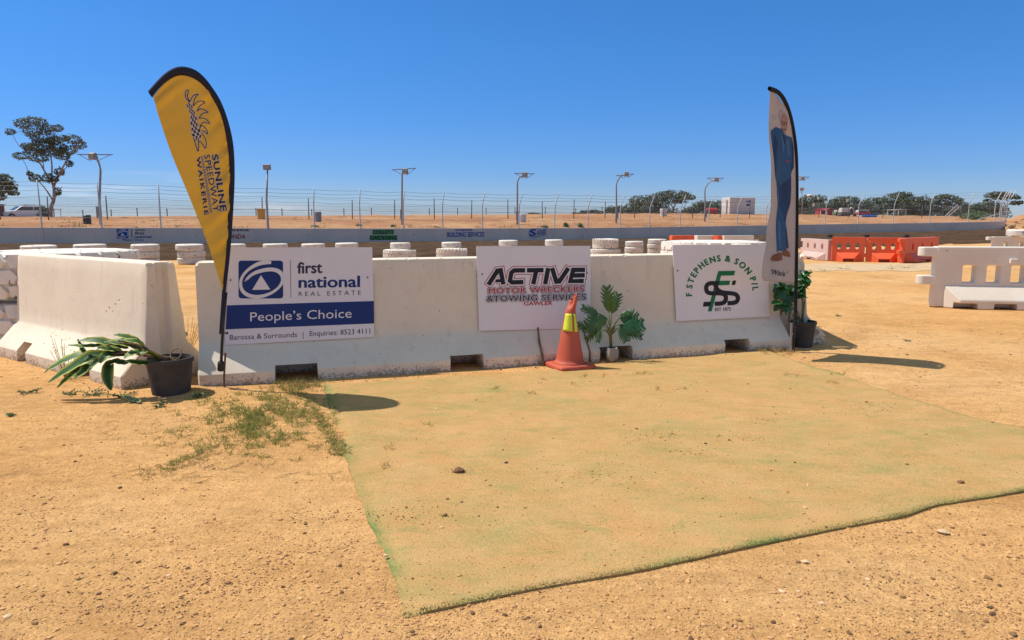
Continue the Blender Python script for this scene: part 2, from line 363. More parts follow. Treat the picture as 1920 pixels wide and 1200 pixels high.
def gravel_mat():
    m, t, b = base_mat('gravel_stones')
    a = N(t, 'ShaderNodeAttribute', attribute_name='fac')
    c = ramp(t, a.outputs['Fac'], [(0, (.15, .085, .045)), (.3, (.42, .22, .095)), (.7, (.66, .38, .17)), (1, (.78, .60, .40))])
    t.links.new(c.outputs[0], b.inputs['Base Color']); b.inputs['Roughness'].default_value = .9; b.inputs['Specular IOR Level'].default_value = .15
    return m
M['gravel'] = gravel_mat()
def mat_turf():
    m, t, b = base_mat('sandy_artificial_turf')
    v = N(t, 'ShaderNodeTexCoord').outputs['Object']
    a = N(t, 'ShaderNodeAttribute', attribute_name='fac')
    mp_ = N(t, 'ShaderNodeMapping'); mp_.inputs['Scale'].default_value = (.75, 1.35, 1); mp_.inputs['Rotation'].default_value = (0, 0, .25); t.links.new(v, mp_.inputs[0])
    n1 = nzn(t, mp_.outputs[0], 2.0, 7, .66, .5); n2 = nzn(t, v, 90, 3, .8); n3 = nzn(t, v, .55, 3, .5); n4 = nzn(t, mp_.outputs[0], 7, 5, .7, .3)
    q = mth(t, 'ADD', mth(t, 'ADD', mth(t, 'MULTIPLY', n1.outputs['Fac'], .62), mth(t, 'MULTIPLY', n2.outputs['Fac'], .14)), mth(t, 'MULTIPLY', n3.outputs['Fac'], .30))
    q = mth(t, 'ADD', q, mth(t, 'MULTIPLY', mth(t, 'SUBTRACT', n4.outputs['Fac'], .5), .40))
    q = mth(t, 'ADD', q, mth(t, 'MULTIPLY', a.outputs['Fac'], .27))
    f = ramp(t, q, [(.42, .0), (.54, .16), (.63, .36), (.72, .60), (.86, 1.0)]).outputs[0]
    sand = ramp(t, nzn(t, v, 3, 6, .65).outputs['Fac'], [(.3, (.535, .290, .112)), (.7, (.60, .352, .155))]).outputs[0]
    mp2 = N(t, 'ShaderNodeMapping'); mp2.inputs['Scale'].default_value = (3.4, 7.5, 1); t.links.new(v, mp2.inputs[0]); n5 = nzn(t, mp2.outputs[0], 1.0, 6, .72, .5)
    g7 = nzn(t, v, 48, 4, .8); fl_ = mth(t, 'MULTIPLY', ramp(t, n5.outputs['Fac'], [(.50, 0.0), (.70, 1.0)]).outputs[0], ramp(t, g7.outputs['Fac'], [(.40, .25), (.58, 1.0)]).outputs[0])
    f = mth(t, 'MAXIMUM', f, mth(t, 'MULTIPLY', fl_, .78))
    sand = mixc(t, .6, sand, ramp(t, n2.outputs['Fac'], [(.3, (.55, .52, .48)), (.5, (1, 1, 1)), (.66, (1.2, 1.2, 1.2))]).outputs[0], 'MULTIPLY')
    gcol = ramp(t, n2.outputs['Fac'], [(.3, (.10, .165, .045)), (.65, (.25, .31, .10))]).outputs[0]
    c = mixc(t, f, sand, gcol)
    st = nzn(t, mp_.outputs[0], 4.2, 8, .78, .8); g_ = nzn(t, v, 70, 3, .8)
    sf = mth(t, 'MULTIPLY', ramp(t, st.outputs['Fac'], [(.66, 0.0), (.80, 1.0)]).outputs[0], ramp(t, g_.outputs['Fac'], [(.45, 0.0), (.55, 1.0)]).outputs[0])
    c = mixc(t, mth(t, 'MULTIPLY', sf, .65), c, (.26, .13, .06))
    t.links.new(c, b.inputs['Base Color']); b.inputs['Roughness'].default_value = .95; b.inputs['Specular IOR Level'].default_value = .05
    hh = mth(t, 'ADD', n2.outputs['Fac'], mth(t, 'MULTIPLY', n4.outputs['Fac'], .8))
    bp = N(t, 'ShaderNodeBump'); bp.inputs['Strength'].default_value = .55; bp.inputs['Distance'].default_value = .015
    t.links.new(hh, bp.inputs['Height']); t.links.new(bp.outputs[0], b.inputs['Normal'])
    return m
M['turf'] = mat_turf()
def mat_cordyline():
    m, t, b = base_mat('striped_leaf')
    a = N(t, 'ShaderNodeAttribute', attribute_name='fac')
    c = ramp(t, a.outputs['Fac'], [(0, (.035, .09, .022)), (.5, (.06, .14, .03)), (.72, (.28, .32, .05)), (.9, (.50, .45, .08))])
    v = N(t, 'ShaderNodeTexCoord').outputs['Object']; n = nzn(t, v, 7, 3)
    cc = mixc(t, .5, c.outputs[0], ramp(t, n.outputs['Fac'], [(.3, (.55, .65, .6)), (.7, (1.1, 1.1, 1.0))]).outputs[0], 'MULTIPLY')
    t.links.new(cc, b.inputs['Base Color']); b.inputs['Roughness'].default_value = .5; b.inputs['Specular IOR Level'].default_value = .3
    return m
M['cordy'] = mat_cordyline()
def mat_mesh():
    m, t, b = base_mat('chain_link')
    uv = N(t, 'ShaderNodeUVMap'); s_ = N(t, 'ShaderNodeSeparateXYZ'); t.links.new(uv.outputs[0], s_.inputs[0])
    fx = mth(t, 'LESS_THAN', mth(t, 'FRACT', s_.outputs[0]), .075); fy = mth(t, 'LESS_THAN', mth(t, 'FRACT', s_.outputs[1]), .075)
    f = mth(t, 'MAXIMUM', fx, fy)
    tr = N(t, 'ShaderNodeBsdfTransparent'); ms = N(t, 'ShaderNodeMixShader'); t.links.new(f, ms.inputs[0]); t.links.new(tr.outputs[0], ms.inputs[1]); t.links.new(b.outputs[0], ms.inputs[2])
    b.inputs['Base Color'].default_value = (.30, .31, .32, 1); t.links.new(ms.outputs[0], t.nodes['Material Output'].inputs[0])
    return m
M['chain'] = mat_mesh()

# ------------------------------------------------------------------ lettering
_tc = {}
def text2d(body, weight=0.0, space=1.0, shear=0.0):
    k = (body, weight, space, shear)
    if k in _tc: return _tc[k]
    cu = bpy.data.curves.new('letters', 'FONT'); cu.body = body; cu.size = 1; cu.offset = weight; cu.space_character = space; cu.shear = shear
    cu.resolution_u = 3
    o = bpy.data.objects.new('letters', cu); COL.objects.link(o)
    dg = bpy.context.evaluated_depsgraph_get(); dg.update()
    me = bpy.data.meshes.new_from_object(o.evaluated_get(dg))
    vs = [(p.co.x, p.co.y) for p in me.vertices]; fs = [tuple(p.vertices) for p in me.polygons]
    bpy.data.objects.remove(o); bpy.data.meshes.remove(me)
    _tc[k] = (vs, fs); return vs, fs
def ext(vs): return min(p[0] for p in vs), max(p[0] for p in vs)
CAP = None
def put_text(mb, sp, off, body, p0, p1, h, weight=0.0, space=1.0, shear=0.0, grow=0.0):
    """map a line of lettering from its baseline p0..p1 and its capital height vector h (photo pixels) to a surface"""
    global CAP
    if CAP is None:
        q, _ = text2d('H'); CAP = max(p[1] for p in q) - min(p[1] for p in q)
    thin = 0.0; fat = weight * .9 + grow
    vs, fs = text2d(body, thin, space, shear); a, b = ext(vs); a -= fat - grow; b += fat - grow
    shifts = [(0, 0)]
    if fat > 0:
        n = 6 if grow == 0 else 12
        shifts += [(fat * math.cos(6.2832 * i / n), fat * math.sin(6.2832 * i / n) * (1 if grow else .7)) for i in range(n)]
    for i, (dx, dy) in enumerate(shifts):
        out = []
        for x, y in vs:
            t = (x + dx - a) / (b - a); k = (y + dy) / CAP
            out.append(sp(p0[0] + (p1[0] - p0[0]) * t + h[0] * k, p0[1] + (p1[1] - p0[1]) * t + h[1] * k, off + i * .00003))
        mb.add(out, fs)
def stroke2d(pts, w, closed=False):
    n = len(pts); L = []; Rr = []
    for i in range(n):
        p = Vector(pts[i]); a = Vector(pts[(i - 1) % n]) if (i > 0 or closed) else None; b = Vector(pts[(i + 1) % n]) if (i < n - 1 or closed) else None
        t1 = (p - a).normalized() if a is not None else None; t2 = (b - p).normalized() if b is not None else None
        if t1 is None: t1 = t2
        if t2 is None: t2 = t1
        t = t1 + t2
        t = t.normalized() if t.length > .1 else t1
        nn = Vector((-t.y, t.x)); k = max(.7, nn.dot(Vector((-t1.y, t1.x)))); ww = (w[i] if isinstance(w, (list, tuple)) else w) / 2 / k
        L.append(p + nn * ww); Rr.append(p - nn * ww)
    fs = [(i, (i + 1) % n, n + (i + 1) % n, n + i) for i in range(n if closed else n - 1)]
    return L + Rr, fs
def put_stroke(mb, sp, off, pts, w, closed=False):
    vs, fs = stroke2d(pts, w, closed); mb.add([sp(p[0], p[1], off) for p in vs], fs)
def put_poly(mb, sp, off, pts): mb.add([sp(x, y, off) for x, y in pts], [tuple(range(len(pts)))])
def extend(pts, e):
    a, b = Vector(pts[0]), Vector(pts[1]); c, d = Vector(pts[-1]), Vector(pts[-2])
    return [tuple(a + (a - b).normalized() * e)] + [tuple(p) for p in pts[1:-1]] + [tuple(c + (c - d).normalized() * e)]
def smooth_poly(pts, n=8, closed=False):
    P = [Vector(p) for p in pts]; out = []; m = len(P)
    for i in range(m if closed else m - 1):
        if closed: a, b, c, d = P[(i - 1) % m], P[i], P[(i + 1) % m], P[(i + 2) % m]
        else: a, b, c, d = P[max(i - 1, 0)], P[i], P[i + 1], P[min(i + 2, m - 1)]
        for k in range(n):
            t = k / n
            out.append(.5 * ((2 * b) + (c - a) * t + (2 * a - 5 * b + 4 * c - d) * t * t + (3 * b - a - 3 * c + d) * t ** 3))
    if not closed: out.append(P[-1])
    return out
def resample(pts, n):
    P = [Vector(p) for p in pts]; L = [0]
    for i in range(1, len(P)): L.append(L[-1] + (P[i] - P[i - 1]).length)
    out = []; k = 0
    for j in range(n):
        t = L[-1] * j / (n - 1)
        while k < len(P) - 2 and L[k + 1] < t: k += 1
        s = (t - L[k]) / max(1e-9, L[k + 1] - L[k]); out.append(P[k].lerp(P[k + 1], s))
    return out
# ------------------------------------------------------------------ the lie of the land
WPX = [-600, 0, 190, 302, 590, 905, 1102, 1275, 1500, 1743, 1885, 2500]
WD = [40, 42, 43.2, 44.2, 49, 55, 60, 66, 75, 81, 83, 86]
WTOP = [425.5, 426.2, 426.8, 427, 428.4, 428, 427.4, 425, 421, 417.7, 415, 414]
CPX = [-600, 0, 480, 900, 1200, 1500, 1750, 1900, 2500]
CY = [409.5, 409.3, 407.6, 405, 402.5, 404, 407, 410, 409]
POST = [-146, -34, 78, 190, 302, 403, 501.8, 589.8, 676, 757, 830.6, 905, 973.4, 1040, 1102.6, 1163, 1218, 1275.4, 1328.8, 1382.4, 1436, 1491, 1547, 1608.7, 1675, 1743, 1815, 1885]
def wall_pt(px): return D(px, interp(px, WPX, WTOP), interp(px, WPX, WD))
def wdep(px):
    """depth of the wall's face on the sight column px (straight panels between the posts)"""
    if not POST[0] < px < POST[-1]: return interp(px, WPX, WD)
    for i in range(len(POST) - 1):
        if px <= POST[i + 1]: break
    a, c = wall_pt(POST[i]), wall_pt(POST[i + 1]); k = (px - 960) * CT / F
    t = (k * a.y - a.x) / ((c.x - a.x) - k * (c.y - a.y)); return a.y + (c.y - a.y) * t
def crest_pt(px): return D(px, interp(px, CPX, CY), interp(px, WPX, WD) + 26)
WH = 1.02
def col_of(x, y):
    a = math.atan2(x, y); ac = max(-R(47), min(R(47), a)); r = math.hypot(x, y)
    return 960 + F / CT * math.tan(ac), r * math.cos(ac)
MND = [(G(470, 770), .75, .05), (G(330, 735), .5, .03)]
def gz(x, y, side=None):
    px, d = col_of(x, y); wp = wall_pt(px); wdp = wdep(px) + .10; wb = wp.z - WH
    z = 0.0
    for c, r, h in MND:
        q = math.hypot(x - c.x, (y - c.y) * 1.3) / r
        if q < 1: z += h * (1 - q * q) ** 2
    if d < wdp: return z + wb * sstep(19, wdp - 6, d)
    cr = crest_pt(px); c0 = wp.z - .14
    if px > 1893: c0 = wb
    t = min(1, (d - wdp) / 26)
    return c0 + (cr.z - c0) * (t ** .8 if px <= 1893 else t)
def ground_at(px, y):
    """point on the ground on the sight line column px at depth y"""
    p = D(px, 410, y); return Vector((p.x, p.y, gz(p.x, p.y)))

g = MB()
cols = [R(q) for q in [-180, -160, -140, -120, -100, -85, -70, -60, -52]] + [math.atan((px - 960) * CT / F) for px in range(-460, 2400, 22)] + [R(q) for q in [52, 60, 70, 85, 100, 120, 140, 160]]
rad = [.5, 1, 1.5] + [1.75 + .22 * i for i in range(40)] + [11 + i for i in range(9)]
rows = []
for a in cols:
    ac = max(-R(47), min(R(47), a)); px = 960 + F / CT * math.tan(ac); wr = (wdep(px) + .10) / math.cos(ac)
    rr = rad + [20 + (wr - 20.06) * k / 10 for k in range(1, 11)] + [wr + .06] + [wr + 26 / math.cos(ac) * k / 10 for k in range(1, 11)] + [wr + 60, wr + 150, 500, 1500, 5000]
    row = []
    for k, r in enumerate(rr):
        x, y = r * math.sin(a), r * math.cos(a); z = gz(x, y)
        if r < 12: z += .014 * mnoise.noise(Vector((x * 1.1, y * 1.1, 3)))
        row.append((x, y, z))
    rows.append(row)
rows.append(rows[0]); g.grid(rows)
k = len(rows[0]); g.v.append(Vector((0, 0, 0))); g.a.append(0)
for i in range(len(rows) - 1): g.f.append((len(g.v) - 1, (i + 1) * k, i * k))
for f_i, f in enumerate(g.f): pass
o = g.build('ground', M['ground'], smooth=True, fixn=False); tag(o, kind='structure')
b_ = bmesh.new(); b_.from_mesh(o.data); bmesh.ops.remove_doubles(b_, verts=b_.verts[:], dist=1e-5); bmesh.ops.recalc_face_normals(b_, faces=b_.faces[:])
if sum(f.normal.z for f in b_.faces) < 0: bmesh.ops.reverse_faces(b_, faces=b_.faces[:])
b_.to_mesh(o.data); b_.free(); smooth_angle(o, 50)

# tilled race track between the tyre line and the wall
TPX = [-500, 0, 400, 700, 1000, 1200, 1400, 1500, 1740, 1920, 2300]
TY = [490, 489, 487, 483, 480, 476, 470, 466, 460, 457, 452]
mb = MB(); rows = []
for px in range(-480, 2200, 10):
    y0 = G(px, interp(px, TPX, TY)).y + .9 * mnoise.noise(Vector((px * .013, 0, 5))); y1 = wdep(px) - .02
    row = []
    for i in range(41):
        y = y0 + (y1 - y0) * i / 40; p = D(px, 410, y); z = gz(p.x, p.y) + .015 * min(1, i / 2) + .09 * sstep(1, 5, i) * sstep(40, 37, i)
        if 0 < i < 37: z += .09 * mnoise.noise(Vector((p.x * .35, p.y * 1.5, 1))) * min(1, i / 3) + .06 * mnoise.noise(Vector((p.x * 1.8, p.y * 2.6, 9))) + .05 * mnoise.noise(Vector((p.x * 3.6, p.y * 4.1, 2)))+.02
        row.append((p.x, p.y, z))
    rows.append(row)
mb.grid(rows); tag(mb.build('track', M['track'], smooth=True), kind='structure')
# red earth bank behind the wall
mb = MB(); rows = []
for px in range(-480, 1890, 7):
    w0 = wdep(px); row = []
    for i in range(26):
        y = w0 + .3 + 44 * (i / 25) ** 1.3; p = D(px, 410, y); z = gz(p.x, p.y) + (.03 if i < 2 else .14)
        if i > 0: z += (.10 * mnoise.noise(Vector((p.x * .5, p.y * .9, 1))) + .06 * mnoise.noise(Vector((p.x * 1.6, p.y * 2.0, 4)))) * (1 if i < 20 else .6)
        row.append((p.x, p.y, z))
    rows.append(row)
mb.grid(rows); tag(mb.build('embankment', M['bank'], smooth=True), kind='structure')
# pale hard strip by the orange barriers
mb = MB(); rows = []
for i in range(15):
    px = 1440 + i * 22; a = G(px, 508 + 1.5 * math.sin(i * 1.7)); c = G(px + 6, 494 + 1.2 * math.sin(i * 2.3)); rows.append([(a.x, a.y, .006), ((a.x + c.x) / 2, (a.y + c.y) / 2, .008), (c.x, c.y, .006)])
mb.grid(rows); tag(mb.build('path', M['concrete_strip']), kind='structure')

# ------------------------------------------------------------------ trackside wall with painted signs
wp0 = wall_pt(700)
wall = thing('track_wall', (wp0.x, wp0.y, wp0.z - WH), 'long grey-white concrete wall along the far side of the brown track with painted adverts', 'wall')
for i in range(len(POST) - 1):
    a, c = wall_pt(POST[i]), wall_pt(POST[i + 1]); u = (c - a); u.z = 0; u.normalize(); n = Vector((-u.y, u.x, 0))
    mb = MB(); gap = u * .022
    A, C = a + gap, c - gap; j = n * (.006 * ((i * 37) % 5 - 2))
    q = [A + j, C + j, C + j + n * .24, A + j + n * .24]
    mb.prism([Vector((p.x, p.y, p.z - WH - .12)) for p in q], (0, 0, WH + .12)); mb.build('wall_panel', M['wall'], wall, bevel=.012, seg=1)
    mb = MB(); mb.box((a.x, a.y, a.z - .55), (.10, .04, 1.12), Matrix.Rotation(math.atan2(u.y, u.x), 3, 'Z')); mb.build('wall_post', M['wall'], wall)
def wall_sp(px, py, off):
    for i in range(len(POST) - 1):
        if px <= POST[i + 1] or i == len(POST) - 2: break
    a, c = wall_pt(POST[i]), wall_pt(POST[i + 1]); u = (c - a); u.z = 0; u.normalize(); n = Vector((-u.y, u.x, 0))
    return hit(px, py, a - n * (.026 + off), n)
def c1(x, y): return (x / 4, 200 + y / 4)
def c5(x, y): return (440 + x / 3.692, 290 + y / 3.692)
def c6(x, y): return (880 + x / 3.692, 290 + y / 3.692)
def adv(name, mat, items, off=.0):
    mb = MB()
    for body, p0, p1, h, w in items:
        mb = MB(); put_text(mb, wall_sp, off, body, p0, p1, h, w); mb.build(name, mat, wall, fixn=False)
def logo_shapes(L):
    """small square emblem: rounded square, spiral brush stroke, triangle. L maps unit square (x right, y down) to pixels"""
    sq = []
    for cx, cy, a0 in ((.93, .07, -90), (.93, .93, 0), (.07, .93, 90), (.07, .07, 180)):
        for k in range(5):
            a = R(a0 + k * 22.5); sq.append(L(cx + .07 * math.cos(a), cy + .07 * math.sin(a)))
    sp_ = [(.735, .055), (.60, .045), (.42, .10), (.22, .24), (.09, .42), (.045, .60), (.08, .78), (.20, .905), (.38, .955), (.56, .93), (.74, .85), (.90, .71), (.985, .55), (.985, .40), (.90, .285), (.76, .235), (.58, .25), (.40, .31), (.26, .40), (.15, .51)]
    w_ = [.06, .10, .085, .06, .055, .06, .07, .085, .085, .075, .06, .055, .065, .085, .09, .09, .085, .08, .06, .012]
    P = smooth_poly(sp_, 4); W = []
    for i in range(len(w_) - 1):
        for k in range(4): W.append(w_[i] + (w_[i + 1] - w_[i]) * k / 4)
    W.append(w_[-1])
    vs, fs = stroke2d(P, [w * 1.15 for w in W])
    return sq, [L(p[0], p[1]) for p in vs], fs, [L(.505, .385), L(.71, .765), L(.305, .775)]
sq, sv, sf, tri = logo_shapes(lambda x, y: c1(875 + 87 * x, 917 + 71 * y))
mb = MB(); put_poly(mb, wall_sp, 0, sq); em = mb.build('painted_emblem', M['ink_blue'], wall, fixn=False)
mb = MB(); mb.add([wall_sp(p[0], p[1], .015) for p in sv], sf); put_poly(mb, wall_sp, .015, tri)
put_stroke(mb, wall_sp, -.005, [c1(987, 917), c1(987, 985)], .01); mb.build('painted_stroke', M['wall'], wall, fixn=False)
mb = MB(); put_stroke(mb, wall_sp, 0, [c1(987, 917), c1(987, 985)], 1.2); mb.build('painted_line', M['ink_blue'], wall, fixn=False)
adv('painted_lettering', M['ink_dgreen'], [('GAWLER', c1(1015, 931), c1(1088, 931), (0, -3), .02), ('first', c1(1012, 958), c1(1083, 958), (0, -5.2), .02)])
adv('painted_lettering', M['ink_blue'], [('national', c1(1008, 984), c1(1135, 984), (0, -4.7), .02), ("People's Choice", c1(920, 1005), c1(1078, 1005), (0, -3.6), .01)])
adv('painted_lettering', M['ink_dgreen'], [('WAIKERIE', (410, 433.2), (467, 433.2), (0, -3.6), .03)])
adv('painted_lettering', M['ink_red'], [('HONDA', (421, 447.4), (460.5, 447.4), (0, -8), .02)])
mb = MB(); put_poly(mb, wall_sp, 0, [c5(955, 520), c5(1103, 520), c5(1103, 552), c5(955, 552)]); put_poly(mb, wall_sp, 0, [c5(935, 558), c5(1125, 558), c5(1125, 591), c5(935, 591)])
mb.build('painted_panel', M['ink_lgreen'], wall, fixn=False)
adv('painted_lettering', M['ink_dgreen'], [('COLLETT', c5(958, 550), c5(1100, 550), (0, -7.4), .03), ('GARDENING', c5(938, 588), c5(1122, 588), (0, -7.4), .03)], .015)
adv('painted_lettering', M['ink_blue'], [('WAIKERIE', c5(1525, 528), c5(1645, 527), (0, -3.4), .03), ('BUILDING SERVICES', c5(1472, 570), c5(1728, 567), (0, -8.6), .03)])
adv('painted_lettering', M['ink_blue'], [('S', c6(418, 562), c6(462, 560), (0, -12), .05), ('IGNS', c6(466, 556), c6(520, 550), (2, -8.5), .02)])
mb = MB(); put_stroke(mb, wall_sp, 0, smooth_poly([c6(530, 514), c6(440, 516), c6(416, 535), c6(420, 562), c6(450, 571), c6(530, 552)], 5) + [Vector(c6(530, 514))], .9); mb.build('painted_line', M['ink_blue'], wall, fixn=False)

# ------------------------------------------------------------------ catch fence on the wall
PT = [(-146, 333), (78, 337.5), (302, 345.7), (589.8, 353.7), (676, 355.7), (757, 358), (905, 362), (1040, 363.5), (1163, 366), (1329, 367), (1547, 366.5), (1675, 362.5), (1815, 359.5), (1885, 356.5)]
fence = thing('catch_fence', tuple(wall_pt(700)), 'tall white wire catch fence with cranked posts standing along the concrete wall', 'fence')
tops = []
for px in POST:
    a = wall_pt(px); yt = interp(px, [p[0] for p in PT], [p[1] for p in PT]); t = D(px, yt, a.y); h = t.z - a.z
    i = POST.index(px); b2 = wall_pt(POST[min(i + 1, len(POST) - 1)]); b1 = wall_pt(POST[max(i - 1, 0)]); u = (b2 - b1); u.z = 0; u.normalize(); n = Vector((u.y, -u.x, 0))
    ln = random.uniform(-.04, .05); bend = interp(px, [300, 700, 1000, 2000], [.08, .30, .52, .5])
    K = [a + n * -.06 + Vector((0, 0, -.9)), a + n * -.05, a + Vector((ln * .6, 0, h * .64)), a + n * bend + Vector((ln, 0, h))]
    mb = MB(); mb.tube(K, [.05, .045, .04, .034], 8); mb.build('post', M['post_white'], fence, smooth=True); tops.append(K)
def on_post(K, f):
    hs_ = (K[2].z - K[1].z) / (K[3].z - K[1].z)
    return K[1].lerp(K[2], f / hs_) if f < hs_ else K[2].lerp(K[3], (f - hs_) / (1 - hs_))
for f in (.97, .88, .79, .66, .47, .24):
    pts = []
    for i in range(len(tops) - 1):
        a, c = on_post(tops[i], f), on_post(tops[i + 1], f); sg = random.uniform(.03, .09)
        for k in range(5):
            t = k / 5; p = a.lerp(c, t); p.z -= sg * 4 * t * (1 - t); pts.append(p)
    pts.append(on_post(tops[-1], f)); mb = MB(); mb.tube(pts, .0095, 4); mb.build('cable', M['cable'], fence)
for i in range(len(tops) - 1):
    a, c = tops[i], tops[i + 1]; me = bpy.data.meshes.new('mesh_panel'); q = [on_post(a, 0.0), on_post(c, 0.0), on_post(c, .62), on_post(a, .62)]
    me.from_pydata([tuple(p - fence.location) for p in q], [], [(0, 1, 2, 3)]); uv = me.uv_layers.new(name='UVMap'); L = (q[1] - q[0]).length / .06; hh = (q[3] - q[0]).length / .06
    for k, w in enumerate([(0, 0), (L, 0), (L, hh), (0, hh)]): uv.data[k].uv = w
    me.materials.append(M['chain']); o = bpy.data.objects.new('mesh_panel', me); COL.objects.link(o); o.parent = fence

# ------------------------------------------------------------------ wire fence on the bank, and a low one far behind
F2 = [-90, 1, 91, 201.5, 300, 400, 492.4, 579.5, 660.7, 740, 814.6, 884, 952.6, 1017, 1075.6, 1134, 1189.6, 1244, 1298.5, 1350, 1405, 1460, 1535, 1590, 1655, 1728, 1800]
f2 = thing('wire_fence', tuple(ground_at(700, 64)), 'plain wire fence on thin dark posts crossing the red bank behind the wall', 'fence'); T2 = []
for px in F2:
    y = interp(px, WPX, WD) + 14; p = ground_at(px, y); h = 1.95 + random.uniform(-.12, .12)
    t = p + Vector((random.uniform(-.05, .05), 0, h)); mb = MB(); mb.tube([p - Vector((0, 0, .2)), t], .045, 7); mb.build('post', M['dark_steel'], f2, smooth=True); T2.append((p, t))
for f in (.96, .66, .36):
    mb = MB(); pts = [p.lerp(t, f) for p, t in T2]; mb.tube(pts, .008, 4); mb.build('wire', M['cable'], f2)
f3 = thing('paddock_fence', tuple(ground_at(700, 92)), 'low paddock fence of short stakes far off on the skyline', 'fence'); T3 = []
for px in range(-60, 1240, 54):
    p = ground_at(px + random.uniform(-6, 6), interp(px, WPX, WD) + 46); h = 1.1 + random.uniform(-.1, .25); T3.append(p + Vector((0, 0, h * .85)))
    mb = MB(); mb.tube([p - Vector((0, 0, .2)), p + Vector((0, 0, h))], .06, 6); mb.build('stake', M['dark_steel'], f3)
mb = MB(); mb.tube(T3, .012, 4); mb.build('wire', M['cable'], f3)

# ------------------------------------------------------------------ floodlight poles
def flood_pole(px, ybase, yk, box, bar, d, label, name='light_pole', face=-1, meter=True):
    """curved pole with one lamp box under a crossbar"""
    b = ground_at(px, d); top = D(px, yk, d); lp = D(box[0], box[1], d - .5)
    o = thing(name, tuple(b), label, 'light pole', 'floodlight poles round the track')
    pts = [b - Vector((0, 0, .3)), b + Vector((0, 0, 1.5)), top]
    for k in range(1, 8):
        q = k / 7 * math.pi / 2; pts.append(Vector((top.x + (lp.x - top.x) * (1 - math.cos(q)), top.y + (lp.y - top.y) * (1 - math.cos(q)), top.z + (lp.z - top.z) * math.sin(q))))
    mb = MB(); mb.tube(pts, [.085, .08] + [.065] + [.055] * 7, 10); mb.build('pole', M['galv'], o, smooth=True)
    mb = MB(); rot = Matrix.Rotation(R(18), 3, 'X') @ Matrix.Rotation(R(8 * face), 3, 'Z'); mb.box(lp + Vector((0, -.05, .02)), (.46, .34, .40), rot, .8); lb = mb.build('lamp_box', M['galv'], o, bevel=.02)
    mb = MB(); mb.box(lp + rot @ Vector((0, -.19, -.03)) + Vector((0, -.04, .02)), (.36, .03, .28), rot); mb.build('lamp_glass', M['lamp_face'], lb)
    a, c = D(bar[0], bar[2], d - .5), D(bar[1], bar[3], d - .5)
    mb = MB(); mb.tube([a, c], .032, 6); mb.build('crossbar', M['rust'], o)
    for e in (a, c):
        mb = MB(); mb.tube([e.lerp(lp, .15) + Vector((0, 0, -.01)), lp.lerp(e, .15) - Vector((0, 0, .32))], .02, 5); mb.build('brace', M['galv'], o)
    if meter:
        mb = MB(); mb.box(b + Vector((.02, -.16, .95)), (.26, .2, .75)); mb.build('switch_box', M['galv'], o, bevel=.01)
    return o
flood_pole(188.5, 425, 320, (175, 293.5), (145, 211, 289.5, 290), 46, 'curved light pole beside the big gum tree, tallest of the light poles')
flood_pole(754, 417, 330, (759.5, 321.5), (734.5, 780.5, 318.5, 315.5), 56, 'light pole with crossbar above the green gardening advert on the wall')
flood_pole(970, 425, 345, (984, 328), (964, 1002, 325, 326), 60, 'curved light pole beside the white drum, above the blue oval advert')
flood_pole(1155.5, 421, 350, (1174.7, 326.8), (1155, 1189.5, 329.5, 326), 66, 'curved light pole left of the wide spreading tree clump')
flood_pole(1321.5, 417, 360, (1343.5, 336.6), (1325.5, 1357.5, 334, 334), 74, 'curved light pole just left of the big white trailer')
flood_pole(1492, 412, 350, (1504.5, 334.5), (1495, 1518, 331.5, 332), 82, 'light pole half hidden behind the banner of the man in blue overalls', meter=False)
def straight_pole(px, ytop, d, label, sz=1.0):
    b = ground_at(px, d); t = D(px, ytop + 7 * sz, d); o = thing('light_pole', tuple(b), label, 'light pole', 'floodlight poles round the track')
    mb = MB(); mb.tube([b - Vector((0, 0, .3)), b + Vector((0, 0, 2)), t], [.09, .07, .05], 10); mb.build('pole', M['galv'], o, smooth=True)
    rot = Matrix.Rotation(R(14), 3, 'X'); mb = MB(); mb.box(t + Vector((0, -.08, .16 * sz)), (.48 * sz, .22, .36 * sz), rot); lb = mb.build('lamp_box', M['galv'], o, bevel=.02)
    mb = MB(); mb.box(t + Vector((0, -.08, .16 * sz)) + rot @ Vector((0, -.12, 0)), (.40 * sz, .02, .27 * sz), rot); mb.build('lamp_glass', M['lamp_face'], lb)
straight_pole(501.5, 311, 49, 'straight light pole with a single square floodlight right of the yellow flag')
straight_pole(1503, 348, 112, 'shorter straight light pole in front of the trees right of the overalls banner', 1.3)

